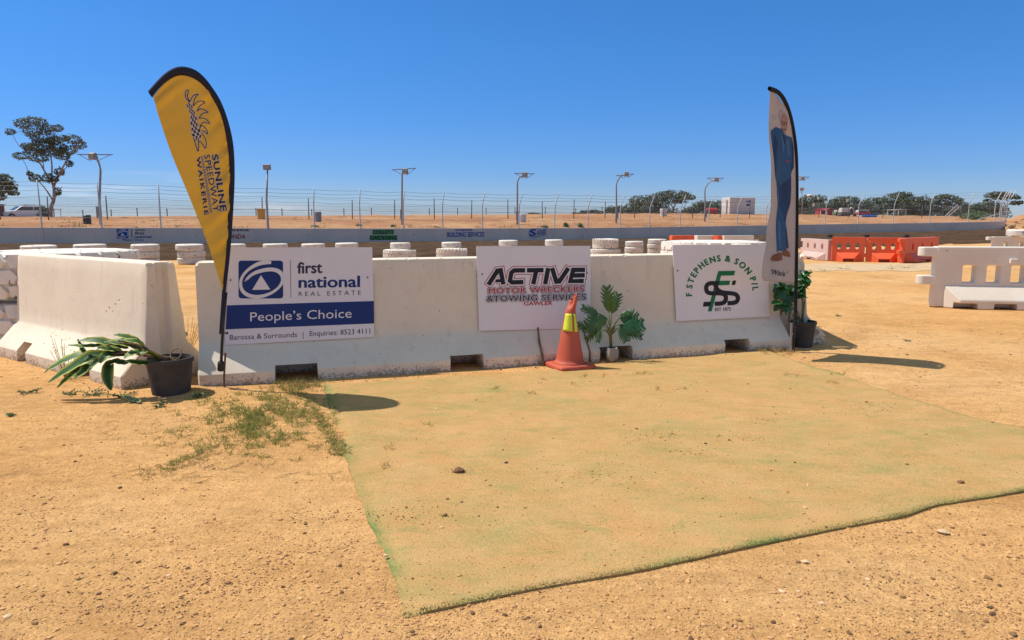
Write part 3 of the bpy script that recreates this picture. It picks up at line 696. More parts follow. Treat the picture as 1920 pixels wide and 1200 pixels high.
# ------------------------------------------------------------------ things on the bank
def wheelie(px, d, label):
    b = ground_at(px, d); o = thing('wheelie_bin', tuple(b), label, 'bin')
    mb = MB(); mb.box(b + Vector((0, 0, .52)), (.44, .5, .92), None, 1.22); mb.build('bin_body', M['bin_yellow'], o, bevel=.03)
    mb = MB(); mb.box(b + Vector((0, -.02, 1.02)), (.60, .66, .07)); mb.box(b + Vector((0, -.3, 1.06)), (.5, .08, .05)); mb.build('lid', M['bin_yellow'], o, bevel=.02)
    for sx_ in (-1, 1):
        mb = MB(); mb.tube([b + Vector((sx_ * .2, .26, .1)), b + Vector((sx_ * .27, .26, .1))], .1, 12); mb.build('wheel', M['black'], o)
wheelie(490.5, 61, 'yellow wheelie bin standing on the red bank right of the yellow flag')
def drum(px, d, r, h, mat, label, name='drum'):
    b = ground_at(px, d); o = thing(name, tuple(b), label, 'drum')
    pr = [(r * .86, 0), (r * .93, .02)]
    for k in range(1, 6):
        z = h * k / 6; pr += [(r * (.90 + .1 * k / 6), z - .03), (r * (.935 + .1 * k / 6), z), (r * (.90 + .1 * k / 6), z + .03)]
    pr += [(r, h - .02), (r * .98, h), (r * .93, h)]; mb = MB(); mb.lathe(pr, 24, b); mb.build('shell', mat, o, smooth=True)
    mb = MB(); mb.lathe([(.001, h - .05), (r * .94, h - .05), (r * .95, h - .09)], 24, b); mb.build('lid', mat, o)
drum(596.5, 59, .28, .92, M['bin_grey'], 'dark grey bin standing on the red bank, right of the yellow wheelie bin')
drum(979.5, 64, .36, .85, M['box_white'], 'white drum beside the curved light pole above the blue oval advert')
drum(1243.7, 84, .42, .98, M['box_white'], 'white ribbed drum on the bank in front of the wide tree clump')
b = ground_at(166, 47); sg = thing('signal_light', tuple(b), 'black three-lamp race signal box on the bank left of the tall light pole', 'signal light')
mb = MB(); mb.box(b + Vector((0, 0, .42)), (.24, .2, .66)); mb.build('housing', M['black'], sg, bevel=.02)
mb = MB(); mb.tube([b - Vector((0, 0, .1)), b + Vector((0, 0, .12))], .04, 8); mb.build('post', M['black'], sg)
for k in range(3):
    mb = MB(); mb.tube([b + Vector((-.10, -.02, .21 + .21 * k)), b + Vector((-.30, -.10, .18 + .21 * k))], [.09, .105], 12, cap=False); mb.build('visor', M['black'], sg, solid=.01)
# green shrubs at the foot of the fence
def shrub(px, d, w, h, label, n=260):
    b = ground_at(px, d); o = thing('shrub', tuple(b), label, 'shrub', 'shrubs along the bank'); mb = MB()
    for k in range(n):
        a = random.random() * 6.283; r = w * math.sqrt(random.random()); z = h * random.random() * (1 - .5 * (r / w) ** 2)
        p = b + Vector((r * math.cos(a) * .9, r * math.sin(a) * .7, z)); q = Vector((random.gauss(0, 1), random.gauss(0, 1), random.gauss(.6, .8))).normalized(); s_ = q.orthogonal().normalized() * .035
        mb.add([p - s_, p + s_, p + q * .16], [(0, 1, 2)])
    mb.build('foliage', M['bush'], o, fixn=False)
    mb = MB()
    for k in range(5):
        a = k * 1.3; mb.tube([b - Vector((0, 0, .05)), b + Vector((w * .5 * math.cos(a), w * .4 * math.sin(a), h * .6))], .012, 4)
    mb.build('stem', M['twig'], o)
shrub(1061, 60.5, .26, .45, 'round green shrub on the bank below the catch fence, left of its near twin')
shrub(1088.5, 61, .24, .40, 'round green shrub on the bank below the catch fence, right of its near twin')
shrub(672, 53, .28, .26, 'low grey-green bush on the bank left of the green gardening advert', 140)
shrub(737, 54, .25, .22, 'low straggly bush on the bank above the green gardening advert', 120)
shrub(588, 51, .35, .2, 'low scrubby bush on the bank below the dark grey bin', 130)
shrub(1020, 59.5, .4, .2, 'low spreading bush on the bank right of the blue oval advert', 130)

mb = MB()
for k in range(420):
    px = random.uniform(-60, 1880); p = ground_at(px, wdep(px) + 1.0 + 20 * random.random() ** 2.2); p.z += .1; n_ = random.randint(5, 12); sz = random.uniform(.08, .30)
    if mnoise.noise(Vector((px * .011, 4, 1))) < random.uniform(-.5, .4): continue
    for i in range(n_):
        q = Vector((random.gauss(0, 1), random.gauss(0, 1), random.uniform(.2, 1.4))).normalized(); b_ = p + Vector((random.gauss(0, sz), random.gauss(0, sz * .6), 0)); w_ = q.orthogonal().normalized() * .022; mb.add([b_ - w_, b_ + w_, b_ + q * sz], [(0, 1, 2)])
M['bankscrub'] = pm('bank_scrub', (.20, .19, .10), (.30, .25, .13), .5, .9)
tag(mb.build('bank_grass', M['bankscrub'], None, fixn=False), 'dry grey-green tufts scattered over the red bank behind the wall', 'grass', kind='stuff')
# ------------------------------------------------------------------ gum trees
def leaf_clump(mb, c, rx, ry, rz, n, s, droop=.4):
    for k in range(n):
        while True:
            p = Vector((random.uniform(-1, 1), random.uniform(-1, 1), random.uniform(-1, 1)))
            if .15 < p.length < 1: break
        p = p.normalized() * (p.length ** .62) * (1 if random.random() < .75 else random.uniform(.9, 1.28))
        if mnoise.noise(Vector((c.x + p.x * 1.6, c.y + p.y * 1.6, c.z + p.z * 1.6)) * 1.9) < -.30: continue
        p = c + Vector((p.x * rx, p.y * ry, p.z * rz * (1 if p.z > 0 else .75)))
        q = Vector((random.gauss(0, 1), random.gauss(0, 1), random.gauss(-droop, .8))).normalized(); w = q.orthogonal().normalized()
        w = (Quaternion(q, random.random() * 6.28) @ w) * s * .28; L = s * random.uniform(.6, 1.2)
        mb.add([p - q * L * .5, p + w, p + q * L * .5, p - w], [(0, 1, 2, 3)])
def gum(name, label, px, d, clumps, limbs, leaf=.3, dens=1.0, mat='gum', trunk_r=.3, group='gum trees beyond the track', depth=.8):
    b = ground_at(px, d); o = thing(name, tuple(b), label, 'tree', group); k_ = d / F; mb = MB(); dep = []
    for i, (x, y, rx, ry) in enumerate(clumps):
        dy = random.uniform(-1, 1) * depth * rx * k_ * 1.2; c = D(x, y, d + dy); dep.append(c)
        r1_, r2_ = rx * k_, ry * k_; n = int(dens * min(3200, 60 + 24 * r1_ * r2_ / (leaf * leaf)))
        # break each mass into smaller clumps
        m = max(1, int(r1_ * r2_ / .9))
        for j in range(min(m, 9)):
            cc = c + Vector((random.uniform(-.55, .55) * r1_, random.uniform(-.5, .5) * r1_, random.uniform(-.5, .55) * r2_)) if m > 1 else c
            f = 1 if m == 1 else random.uniform(.6, .8)
            leaf_clump(mb, cc, r1_ * f, r1_ * f * depth, r2_ * f, int(n / min(m, 9) * 1.25), leaf)
    mb.build('crown', M[mat], o, fixn=False)
    mb = MB()
    for L in limbs:
        pts = smooth_poly([D(x, y, d + (random.uniform(-.25, .25) if i else 0)) for i, (x, y, r) in enumerate(L)], 4); rr = resample([Vector((r, 0)) for x, y, r in L], len(L)); rs = []
        for i in range(len(L) - 1):
            for k in range(4): rs.append(L[i][2] + (L[i + 1][2] - L[i][2]) * k / 4)
        rs.append(L[-1][2]); mb.tube(pts, [r * k_ * .68 for r in rs], 8)
    mb.build('trunk', M['bark'], o, smooth=True)
    return o
def C1(l): return [(x / 4, 200 + y / 4, rx / 4, ry / 4) for x, y, rx, ry in l]
def L1(l): return [(x / 4, 200 + y / 4, r / 4) for x, y, r in l]
gum('gum_tree', 'tall open-crowned gum tree with forked trunk at the left, beside the white car', 94, 66,
    C1([(75, 190, 38, 28), (165, 130, 62, 42), (240, 105, 62, 32), (305, 125, 55, 42), (240, 190, 75, 50), (433, 165, 42, 30), (350, 165, 50, 35), (330, 235, 105, 52), (205, 300, 52, 30), (165, 372, 70, 34), (265, 320, 85, 50), (330, 300, 90, 60), (400, 260, 60, 40), (290, 390, 75, 34), (430, 310, 80, 48), (395, 345, 90, 42), (480, 240, 45, 28), (545, 250, 70, 38), (600, 290, 52, 40), (510, 330, 70, 40), (470, 370, 60, 40), (520, 430, 32, 32), (445, 490, 40, 34), (360, 540, 46, 42), (270, 540, 52, 36), (225, 505, 26, 22), (410, 545, 30, 28), (430, 640, 30, 34)]),
    [L1(l) for l in ([(378, 850, 24), (382, 760, 20), (405, 690, 17), (400, 590, 14), (360, 530, 10), (310, 440, 8), (270, 370, 6), (235, 230, 4), (180, 150, 3)],
     [(400, 610, 13), (430, 530, 10), (480, 440, 8), (530, 350, 6), (590, 290, 3)], [(385, 560, 10), (390, 450, 8), (380, 340, 6), (400, 240, 4), (430, 170, 2.5)],
     [(395, 700, 10), (350, 630, 7), (300, 570, 5), (220, 500, 4), (190, 430, 3), (150, 380, 2.5)], [(405, 690, 8), (440, 640, 5), (465, 600, 2.5)],
     [(300, 430, 5), (200, 330, 4), (140, 290, 3), (100, 220, 2.5), (75, 190, 2)], [(420, 560, 8), (460, 500, 5), (520, 430, 3)], [(330, 480, 6), (320, 380, 4), (320, 260, 3), (300, 140, 2)])], .185, 1.0, 'gum', depth=.6)
gum('gum_tree', 'dense round gum tree cut off by the left edge of the picture', -14, 72,
    C1([(-90, 560, 70, 50), (-20, 540, 70, 45), (40, 560, 60, 52), (80, 600, 52, 48), (20, 610, 80, 50), (100, 650, 40, 22), (-60, 650, 80, 60), (10, 680, 34, 30)]),
    [L1(l) for l in ([(-60, 850, 22), (-50, 740, 18), (-10, 640, 10), (40, 570, 5)], [(-50, 740, 14), (-80, 640, 9), (-90, 560, 5)], [(-10, 690, 8), (30, 680, 5), (90, 640, 3)])], .28)
def C6(l): return [(880 + x / 3.692, 290 + y / 3.692, rx / 3.3, ry / 3.0) for x, y, rx, ry in l]
def L6(l): return [(880 + x / 3.692, 290 + y / 3.692, r / 3.692) for x, y, r in l]
gum('gum_tree', 'wide domed gum tree with bare pale limbs, largest left of the white trailer', 1262, 112,
    C6([(1420, 275, 90, 24), (1350, 285, 60, 26), (1480, 290, 62, 24), (1530, 298, 34, 16), (1300, 310, 60, 34), (1240, 320, 70, 34), (1170, 320, 58, 28), (1150, 345, 40, 24), (1400, 320, 70, 24), (1330, 350, 50, 40), (1290, 380, 60, 36), (1460, 320, 40, 20)]),
    [L6(l) for l in ([(1412, 420, 7), (1410, 370, 6), (1380, 330, 4), (1340, 290, 3)], [(1410, 380, 5), (1440, 330, 4), (1490, 290, 2.5)], [(1412, 400, 4), (1420, 330, 3), (1420, 280, 2)], [(1480, 370, 3), (1510, 330, 2.5), (1535, 300, 2)], [(1390, 420, 5), (1370, 360, 3), (1310, 320, 2)])], .32, 1.0, 'gum_far')
gum('gum_tree', 'dark bushy tree under the domed gum, nearest the spreading crown on its left side', 1190, 118,
    C6([(1120, 372, 50, 30), (1180, 375, 50, 36), (1240, 380, 50, 34), (1090, 390, 40, 24), (1290, 392, 46, 26), (1150, 395, 60, 24)]), [L6(l) for l in ([(1150, 425, 6), (1160, 380, 4)], [(1230, 425, 5), (1220, 380, 3)])], .32, 1.1, 'gum_far')
gum('gum_tree', 'small rounded tree at the left end of the clump near the curved light pole', 1147, 122, C6([(985, 380, 36, 20), (1015, 385, 34, 22), (960, 392, 22, 14), (1045, 380, 36, 22), (1070, 395, 30, 18)]), [L6([(990, 420, 4), (995, 385, 3)])], .32, 1.1, 'gum_far')
gum('gum_tree', 'dark tree between the domed gum and the white trailer', 1320, 124, C6([(1590, 350, 34, 22), (1620, 355, 44, 28), (1570, 380, 44, 26), (1680, 350, 36, 24), (1720, 350, 30, 26), (1660, 380, 50, 26), (1720, 385, 34, 26), (1520, 390, 40, 22)]), [L6([(1600, 425, 5), (1610, 360, 3)]), L6([(1700, 425, 5), (1700, 355, 3)])], .33, 1.1, 'gum_far')
gum('distant_tree', 'low dark line of scrub on the skyline left of the tree clump', 1106, 190, C6([(790, 400, 30, 10), (830, 397, 34, 11), (870, 395, 32, 12), (905, 402, 26, 9), (740, 408, 30, 5)]), [L6([(840, 418, 3), (840, 400, 2)])], .6, 1.0, 'gum_far')
gum('distant_tree', 'tiny low bush on the skyline above the blue oval advert', 998, 190, C6([(420, 410, 18, 5), (450, 409, 22, 6), (480, 412, 14, 4)]), [L6([(440, 420, 2), (440, 410, 1.5)])], .5, .8, 'gum_far')
def CR(l): return [(1460 + x / 4, 320 + y / 4, rx / 3.1, ry / 3.1) for x, y, rx, ry in l]
def LR(l): return [(1460 + x / 4, 320 + y / 4, r / 4) for x, y, r in l]
far = [('gum_tree', 'bushy tree right behind the overalls banner, behind the short light pole', 1515, 124, [(180, 270, 46, 60), (215, 230, 44, 36), (265, 225, 56, 36), (300, 250, 30, 40), (240, 290, 80, 40), (310, 310, 30, 26)], [[(230, 345, 6), (235, 260, 4)]]),
 ('gum_tree', 'rounded tree behind the red hut and red canopy', 1585, 128, [(410, 250, 40, 30), (460, 225, 46, 24), (530, 218, 50, 22), (580, 230, 26, 24), (480, 270, 70, 40), (560, 275, 50, 36), (370, 285, 40, 30)], [[(480, 345, 6), (490, 250, 4)], [(550, 345, 5), (550, 250, 3)]]),
 ('gum_tree', 'middling dark tree left of the tallest crown on the right', 1638, 126, [(650, 265, 40, 36), (700, 240, 48, 28), (760, 225, 40, 20), (740, 280, 60, 44), (670, 300, 50, 30), (790, 260, 30, 44)], [[(710, 345, 6), (715, 260, 4)]]),
 ('gum_tree', 'tall dark gum behind the small white shelter', 1692, 128, [(850, 210, 52, 30), (905, 190, 48, 24), (945, 182, 44, 18), (970, 215, 36, 30), (880, 250, 70, 44), (950, 265, 56, 44), (830, 290, 40, 36), (1000, 300, 34, 30)], [[(890, 345, 7), (900, 230, 5), (930, 195, 3)]]),
 ('gum_tree', 'broad dark tree between the white shelter and the lattice mast', 1728, 130, [(1040, 225, 44, 24), (1080, 235, 40, 36), (1030, 275, 44, 40), (1100, 280, 40, 44), (1060, 310, 60, 30)], [[(1060, 345, 6), (1060, 240, 4)]]),
 ('gum_tree', 'thin sparse gum with see-through crown behind the lattice mast', 1765, 122, [(1215, 200, 38, 16), (1255, 192, 36, 14), (1300, 205, 36, 16), (1340, 222, 34, 16), (1170, 230, 36, 22), (1240, 240, 40, 22), (1300, 250, 40, 20), (1380, 255, 36, 18), (1180, 280, 44, 34), (1410, 280, 28, 14)], [[(1230, 345, 5), (1235, 270, 4), (1260, 195, 2)], [(1235, 280, 3), (1300, 230, 2)], [(1330, 345, 4), (1350, 270, 3), (1380, 250, 2)]]),
 ('gum_tree', 'low tree behind the fence left of the white ladder tower', 1832, 124, [(1500, 280, 40, 24), (1545, 258, 44, 22), (1600, 255, 40, 24), (1640, 280, 30, 30), (1560, 295, 70, 30), (1480, 305, 44, 22)], [[(1560, 345, 5), (1560, 270, 3)]]),
 ('gum_tree', 'flat-topped gum behind the white ladder tower at the right', 1888, 116, [(1590, 188, 36, 16), (1640, 175, 46, 14), (1690, 180, 44, 16), (1745, 195, 40, 16), (1790, 205, 20, 10), (1770, 245, 34, 14), (1810, 240, 22, 12), (1560, 222, 22, 8), (1680, 205, 60, 16)], [[(1700, 345, 7), (1700, 260, 5), (1650, 190, 3)], [(1700, 270, 4), (1760, 230, 3), (1800, 210, 2)], [(1690, 250, 3), (1600, 200, 2)]])]
for nm, lb, px, d, cl, lm in far: gum(nm, lb, px, d, CR(cl), [LR(l) for l in lm], .31, 1.1, 'gum_far')
gum('bush', 'bright green bush at the right end of the bank below the low tree', 1826, 92, CR([(1420, 345, 40, 22), (1470, 335, 44, 28), (1520, 340, 40, 26), (1450, 360, 60, 14)]), [LR([(1470, 372, 3), (1470, 345, 2)])], .22, 1.0, 'bush', group='bushes by the bank')
gum('bush', 'dark green bush beside the white car under the tall gum', 84, 68, C1([(320, 770, 40, 24), (345, 790, 45, 30), (310, 815, 36, 24), (370, 820, 24, 20)]), [L1([(335, 850, 4), (335, 790, 3)])], .2, 1.2, 'gum', group='bushes by the bank')

mb = MB()
for k in range(90):
    px = random.uniform(1495, 1880); p = ground_at(px, random.uniform(138, 150)); leaf_clump(mb, p + Vector((0, 0, random.uniform(.3, 2.0))), 2.0, 1.2, random.uniform(.7, 1.5), 220, .4)
for k in range(26):
    px = random.uniform(1160, 1350); p = ground_at(px, random.uniform(132, 142)); leaf_clump(mb, p + Vector((0, 0, random.uniform(.2, .8))), 1.8, 1.2, random.uniform(.6, 1.1), 120, .5)
tag(mb.build('scrub', M['gum_far'], None, fixn=False), 'dense grey-green scrub filling in under the far row of gum trees', 'scrub', kind='stuff')
# ------------------------------------------------------------------ far vehicles and huts
def car(px, y0, d, label):
    b = ground_at(px, d); z0 = D(px, y0, d).z; b = Vector((b.x, b.y, z0)); o = thing('parked_car', tuple(b), label, 'car', rz=R(-128))
    def part(mb, n, m, bev=.03, par=None): return mb.build(n, M[m], par or o, world=False, bevel=bev)
    P = [(-2.3, .35), (2.25, .35), (2.32, .62), (2.22, .88), (1.15, 1.02), (.45, 1.5), (.1, 1.6), (-2.05, 1.56), (-2.32, 1.0), (-2.34, .5)]
    mb = MB(); mb.prism([(x, -.86, z) for x, z in P], (0, 1.72, 0)); part(mb, 'body', 'car', .08)
    mb = MB(); mb.prism([(1.10, -.74, 1.05), (.46, -.70, 1.49), (.46, .70, 1.49), (1.10, .74, 1.05)], (.03, 0, .03)); part(mb, 'windscreen', 'glass', 0)
    for s in (-1, 1):
        for x0, x1 in ((-.75, .55), (-1.95, -.85)):
            mb = MB(); mb.prism([(x0, s * .862, 1.06), (x1 + (.35 if x1 > 0 else 0), s * .862, 1.06), (x1, s * .862, 1.44), (x0, s * .862, 1.44)], (0, s * .01, 0)); part(mb, 'window', 'glass', 0)
        mb = MB(); mb.box((2.24, s * .62, .74), (.14, .34, .14)); part(mb, 'headlight', 'lamp_face', .02)
        mb = MB(); mb.box((.95, s * .98, 1.06), (.14, .2, .14)); part(mb, 'mirror', 'car', .02)
        mb = MB(); mb.tube([(-1.9, s * .66, 1.68), (.1, s * .66, 1.70)], .025, 6); part(mb, 'roof_rail', 'black', 0)
        for x in (1.45, -1.4):
            mb = MB(); mb.tube([(x, s * .70, .35), (x, s * .89, .35)], .36, 20); w = part(mb, 'wheel', 'tyre_black', .02)
            mb = MB(); mb.tube([(x, s * .885, .35), (x, s * .90, .35)], .22, 16); part(mb, 'rim', 'galv', 0, w)
    mb = MB(); mb.box((2.3, 0, .58), (.06, 1.1, .22)); part(mb, 'grille', 'black', .01)
car(45, 411.5, 84, 'white four-wheel drive parked beyond the bank at the left')
def shed(name, label, cat, px0, px1, ytop, ybot, d, mat, roofm, roof=.25, depth=3, group=None):
    a, c = D(px0, ybot, d), D(px1, ybot, d); t = D(px0, ytop, d); w = c.x - a.x; h = t.z - a.z; cx = (a.x + c.x) / 2
    o = thing(name, (cx, d, a.z), label, cat, group)
    mb = MB(); mb.box((cx, d + depth / 2, a.z + h * .45), (w, depth, h * .9)); mb.build('wall', M[mat], o, bevel=.02)
    mb = MB(); y0_, y1_ = d - .15, d + depth + .15; z = a.z + h * .9 + .003; q = w / 2 + .12
    mb.prism([(cx - q, y0_, z), (cx + q, y0_, z), (cx + q, y0_, z + h * .04), (cx, y0_, z + h * (.04 + roof)), (cx - q, y0_, z + h * .04)], (0, y1_ - y0_, 0)); mb.build('roof', M[roofm], o)
    mb = MB(); mb.box((cx - w * .15, d - .012, a.z + h * .34), (min(.9, w * .3), .03, h * .6)); mb.build('door', M['dark_steel'], o)
    return o
shed('shed', 'rusty brown shed under the cut-off gum at the left edge', 'shed', -74, -38, 380, 412, 78, 'brick', 'rust', .06, 4)
shed('hut', 'small red hut in front of the trees, right of the overalls banner', 'hut', 1539, 1552, 391, 405, 104, 'red_paint', 'red_paint', .08, 2)
def canopy(name, label, cat, px0, px1, ytop, ybot, d, mat, depth=2.5, flat=.1):
    a, c = D(px0, ybot, d), D(px1, ybot, d); t = D(px0, ytop, d); h = t.z - a.z; o = thing(name, ((a.x + c.x) / 2, d, a.z), label, cat)
    for x in (a.x, c.x):
        for y in (d, d + depth): mb = MB(); mb.tube([(x, y, a.z - .1), (x, y, t.z)], .05, 6); mb.build('leg', M['post_white'], o)
    mb = MB(); q = .15; mb.prism([(a.x - q, d - q, t.z), (c.x + q, d - q, t.z), (c.x + q, d - q, t.z + .06), ((a.x + c.x) / 2, d - q, t.z + flat), (a.x - q, d - q, t.z + .06)], (0, depth + 2 * q, 0)); mb.build('roof', M[mat], o)
    return a, c, h, o
a, c, h, o = canopy('canopy', 'red-sided canopy beside the red hut', 'canopy', 1550, 1561, 394, 407, 102, 'red_paint', 2, .25)
mb = MB(); mb.box(((a.x + c.x) / 2, 102.1, a.z + h * .45), ((c.x - a.x) * .92, .05, h * .85)); mb.build('side_panel', M['red_paint'], o)
canopy('shelter', 'small white open shelter in front of the tall dark gum at the right', 'shelter', 1684, 1698, 393.5, 405, 106, 'box_white', 3, .1)
canopy('shelter', 'dark flat-roofed lean-to behind the white car at the left', 'shelter', 55, 78, 392, 412, 92, 'dark_steel', 4, .08)
# trailer, machine, van, tarpaulins
p = D(1572, 406, 100); o = thing('flat_trailer', tuple(p), 'grey-green flat trailer between the red canopy and the cream digger', 'trailer')
mb = MB(); mb.box(p + Vector((0, 0, .75)), (2.2, 1.8, .5)); mb.build('deck', M['bush'], o, bevel=.03)
mb = MB(); mb.box(p + Vector((-.3, 0, 1.25)), (1.0, 1.4, .5)); mb.build('load', M['cream'], o, bevel=.05)
for x in (-.6, .6): mb = MB(); mb.tube([p + Vector((x, -.95, .35)), p + Vector((x, -.7, .35))], .34, 16); mb.build('wheel', M['tyre_black'], o)
o.scale = (.6, .6, .6)
p = D(1586, 406.5, 98); o = thing('digger', tuple(p), 'cream digger with a raised curved boom in front of the trees', 'digger')
mb = MB(); mb.box(p + Vector((-.3, .2, 1.25)), (1.7, 1.5, .8), None, .85); mb.build('cab', M['cream'], o, bevel=.06)
mb = MB(); mb.box(p + Vector((-.3, .2, .45)), (1.9, 1.6, .7)); mb.build('track_base', M['dark_steel'], o, bevel=.15)
mb = MB(); mb.tube([p + Vector((.5, 0, 1.3)), p + Vector((.9, 0, 1.75)), p + Vector((1.3, 0, 1.5)), p + Vector((1.6, 0, .5))], [.16, .15, .13, .1], 8); mb.build('boom', M['cream'], o)
mb = MB(); mb.box(p + Vector((1.65, 0, .3)), (.5, .7, .5), None, .7); mb.build('bucket', M['dark_steel'], o, bevel=.03)
o.scale = (.72, .72, .72)
p = D(1617, 406, 108); o = thing('parked_van', tuple(p), 'red and white van parked in front of the trees right of the digger', 'van')
mb = MB(); mb.box(p + Vector((0, 0, .85)), (4.0, 1.9, .65)); mb.build('body', M['red_paint'], o, bevel=.08)
mb = MB(); mb.box(p + Vector((-.1, 0, 1.48)), (3.5, 1.7, .6), None, .9); mb.build('cabin', M['box_white'], o, bevel=.08)
mb = MB(); mb.box(p + Vector((-.1, -.85, 1.45)), (2.9, .05, .34)); mb.build('window', M['glass'], o)
for x in (-1.3, 1.3): mb = MB(); mb.tube([p + Vector((x, -.98, .38)), p + Vector((x, -.74, .38))], .37, 16); mb.build('wheel', M['tyre_black'], o)
o.scale = (.5, .5, .55)
for k in range(5):
    p = D(1619 + 5.4 * k, 408.6, 96); o = thing('drum', tuple(p), ['blue drum lying on its side, leftmost of the row on the bank', 'blue drum lying second from the left in the row on the bank', 'blue drum lying in the middle of the row on the bank', 'blue drum lying second from the right in the row on the bank', 'blue drum lying on its side, rightmost of the row on the bank'][k], 'drum', 'blue drums lying on the bank')
    mb = MB(); mb.tube([p + Vector((-.18, 0, .2)), p + Vector((-.17, 0, .2)), p + Vector((.17, 0, .2)), p + Vector((.18, 0, .2))], [.17, .21, .21, .17], 16); o2 = mb.build('shell', M['blue_plastic'], o); mb = MB(); mb.tube([p + Vector((-.2, 0, .2)), p + Vector((-.18, 0, .2))], .06, 10); mb.build('cap', M['black'], o)
p = D(1519, 405, 135); t = D(1519, 372, 135); o = thing('water_tank', tuple(p), 'white water tank on a tall stand above the trees right of the banner', 'water tank')
mb = MB(); mb.lathe([(.01, 0), (.62, 0), (.62, .55), (.5, .75), (.01, .8)], 20, t); mb.build('tank', M['box_white'], o, smooth=False)
for sx_, sy in ((-1, -1), (1, -1), (1, 1), (-1, 1)): mb = MB(); mb.tube([p + Vector((sx_ * .7, sy * .7, -.2)), t + Vector((sx_ * .5, sy * .5, .01))], .06, 6); mb.build('leg', M['galv'], o)
for px, yt, dd, lb in ((1534.3, 365, 110, 'tall bare dark pole right of the short light pole'), (1525.5, 378, 108, 'dark post with a small white box in front of the bushy tree'), (1588.5, 370, 116, 'thin bare pole between the rounded tree and the dark tree')):
    p = ground_at(px, dd); t = D(px, yt, dd); o = thing('pole', tuple(p), lb, 'pole'); mb = MB(); mb.tube([p - Vector((0, 0, .2)), t], [.09, .06], 8); mb.build('shaft', M['dark_steel'], o)
    mb = MB(); mb.box(t - Vector((0, .12, .5)), (.25, .12, .5)); mb.build('switch_box', M['box_white'], o, bevel=.01)
a, c = D(1772, 405, 100), D(1796, 383, 100); o = thing('lattice_mast', tuple(a), 'pale lattice mast leaning up to the right in front of the sparse gum', 'mast')
for e in (Vector((0, 0, 0)), Vector((.3, .1, -.35))): mb = MB(); mb.tube([a + e, c + e], .035, 6); mb.build('rail', M['post_white'], o)
mb = MB()
for k in range(9):
    q = a.lerp(c, k / 9); q2 = a.lerp(c, (k + .5) / 9) + Vector((.3, .1, -.35)); mb.tube([q, q2], .02, 4); mb.tube([q2, a.lerp(c, (k + 1) / 9)], .02, 4)
mb.build('lacing', M['post_white'], o)
# big white box trailer
d = 96; a = D(1352, 402.5, d + 2); c = D(1367.5, 404, d); e = D(1415, 402.5, d + 1.2); zt = D(1367, 370, d).z; zb = c.z
o = thing('box_trailer', tuple(c - Vector((0, 0, .6))), 'big white box trailer parked beyond the bank, partly behind the overalls banner', 'trailer')
back = (e - c); back.z = 0; up_ = Vector((0, 0, zt - zb)); sd = (a - c); sd.z = 0
mb = MB(); mb.prism([c, c + back, c + back + sd, c + sd], up_); mb.build('box', M['box_white'], o, bevel=.05)
nn = Vector((back.y, -back.x, 0)).normalized()
mb = MB()
for k in range(14): q = c + back * ((k + .5) / 14) + nn * .015; mb.box(q + up_ * .5, (.06, .04, up_.z * .94))
mb.build('ribs', M['box_white'], o)
mb = MB(); q = c + back * .70 + nn * .05 + up_ * .68; mb.box(q, (.75, .03, .7)); w_ = mb.build('logo_panel', M['ink_blue'], o)
mb = MB(); mb.box(q + nn * .03 + Vector((0, 0, .0)), (.6, .02, .12)); mb.box(q + nn * .03 + Vector((0, 0, .22)), (.12, .02, .2)); mb.build('logo_mark', M['ink_white'], w_)
mb = MB(); sn = Vector((-sd.y, sd.x, 0)).normalized(); q = c + sd * .5 + up_ * .5; mb.box(q - (back.normalized()) * .02, (.05, .9, up_.z * .8)); mb.build('door', M['cream'], o)
mb = MB(); mb.prism([c - Vector((0, 0, .25)) + back * .02, c - Vector((0, 0, .25)) + back * .98, c - Vector((0, 0, .25)) + back * .98 + sd * .9, c - Vector((0, 0, .25)) + back * .02 + sd * .9], (0, 0, .24)); mb.build('chassis', M['dark_steel'], o)
for k in (.12, .28, .72, .86): q = c + back * k + nn * .02 - Vector((0, 0, .35)); mb = MB(); mb.tube([q, q - nn * .3], .42, 16); mb.build('wheel', M['tyre_black'], o)
p = D(1334, 402, 100); o = thing('drum', tuple(p), 'small red tank on the bank between the light pole and the white trailer', 'drum'); mb = MB(); mb.tube([p + Vector((-.8, 0, .45)), p + Vector((-.72, 0, .45)), p + Vector((.72, 0, .45)), p + Vector((.8, 0, .45))], [.3, .42, .42, .3], 16); mb.build('shell', M['red_paint'], o, smooth=False)
for x in (-.5, .5): mb = MB(); mb.box(p + Vector((x, 0, .05)), (.12, .7, .3)); mb.build('cradle', M['dark_steel'], o)
# ladder tower at the wall's end
a = wall_pt(1876); t = D(1876, 357, a.y); o = thing('ladder_tower', (a.x, a.y, a.z - WH), 'white steel ladder tower with splayed top rails at the right end of the wall', 'tower')
w_ = D(1890, 410, a.y).x - a.x
for x, tx in ((0, .55), (w_ * .95, .75)):
    for y in (0, .9): mb = MB(); mb.tube([(a.x + x, a.y + .25 + y, a.z - WH), (a.x + x, a.y + .25 + y, a.z + (t.z - a.z) * .62), (a.x + x + tx, a.y + .1 + y, t.z)], .04, 6); mb.build('upright', M['post_white'], o)
for k in range(7):
    z = a.z + .15 + k * (t.z - a.z - .2) / 7; xx = max(0, (k - 4) * .2); mb = MB(); mb.tube([(a.x + xx, a.y + .25, z), (a.x + w_ * .95 + xx, a.y + .25, z)], .03, 6); mb.build('rung', M['post_white'], o)
mb = MB(); mb.tube([D(1832, 412, a.y + .5), D(1876, 400, a.y + .5)], .03, 6); mb.build('stay', M['post_white'], o)
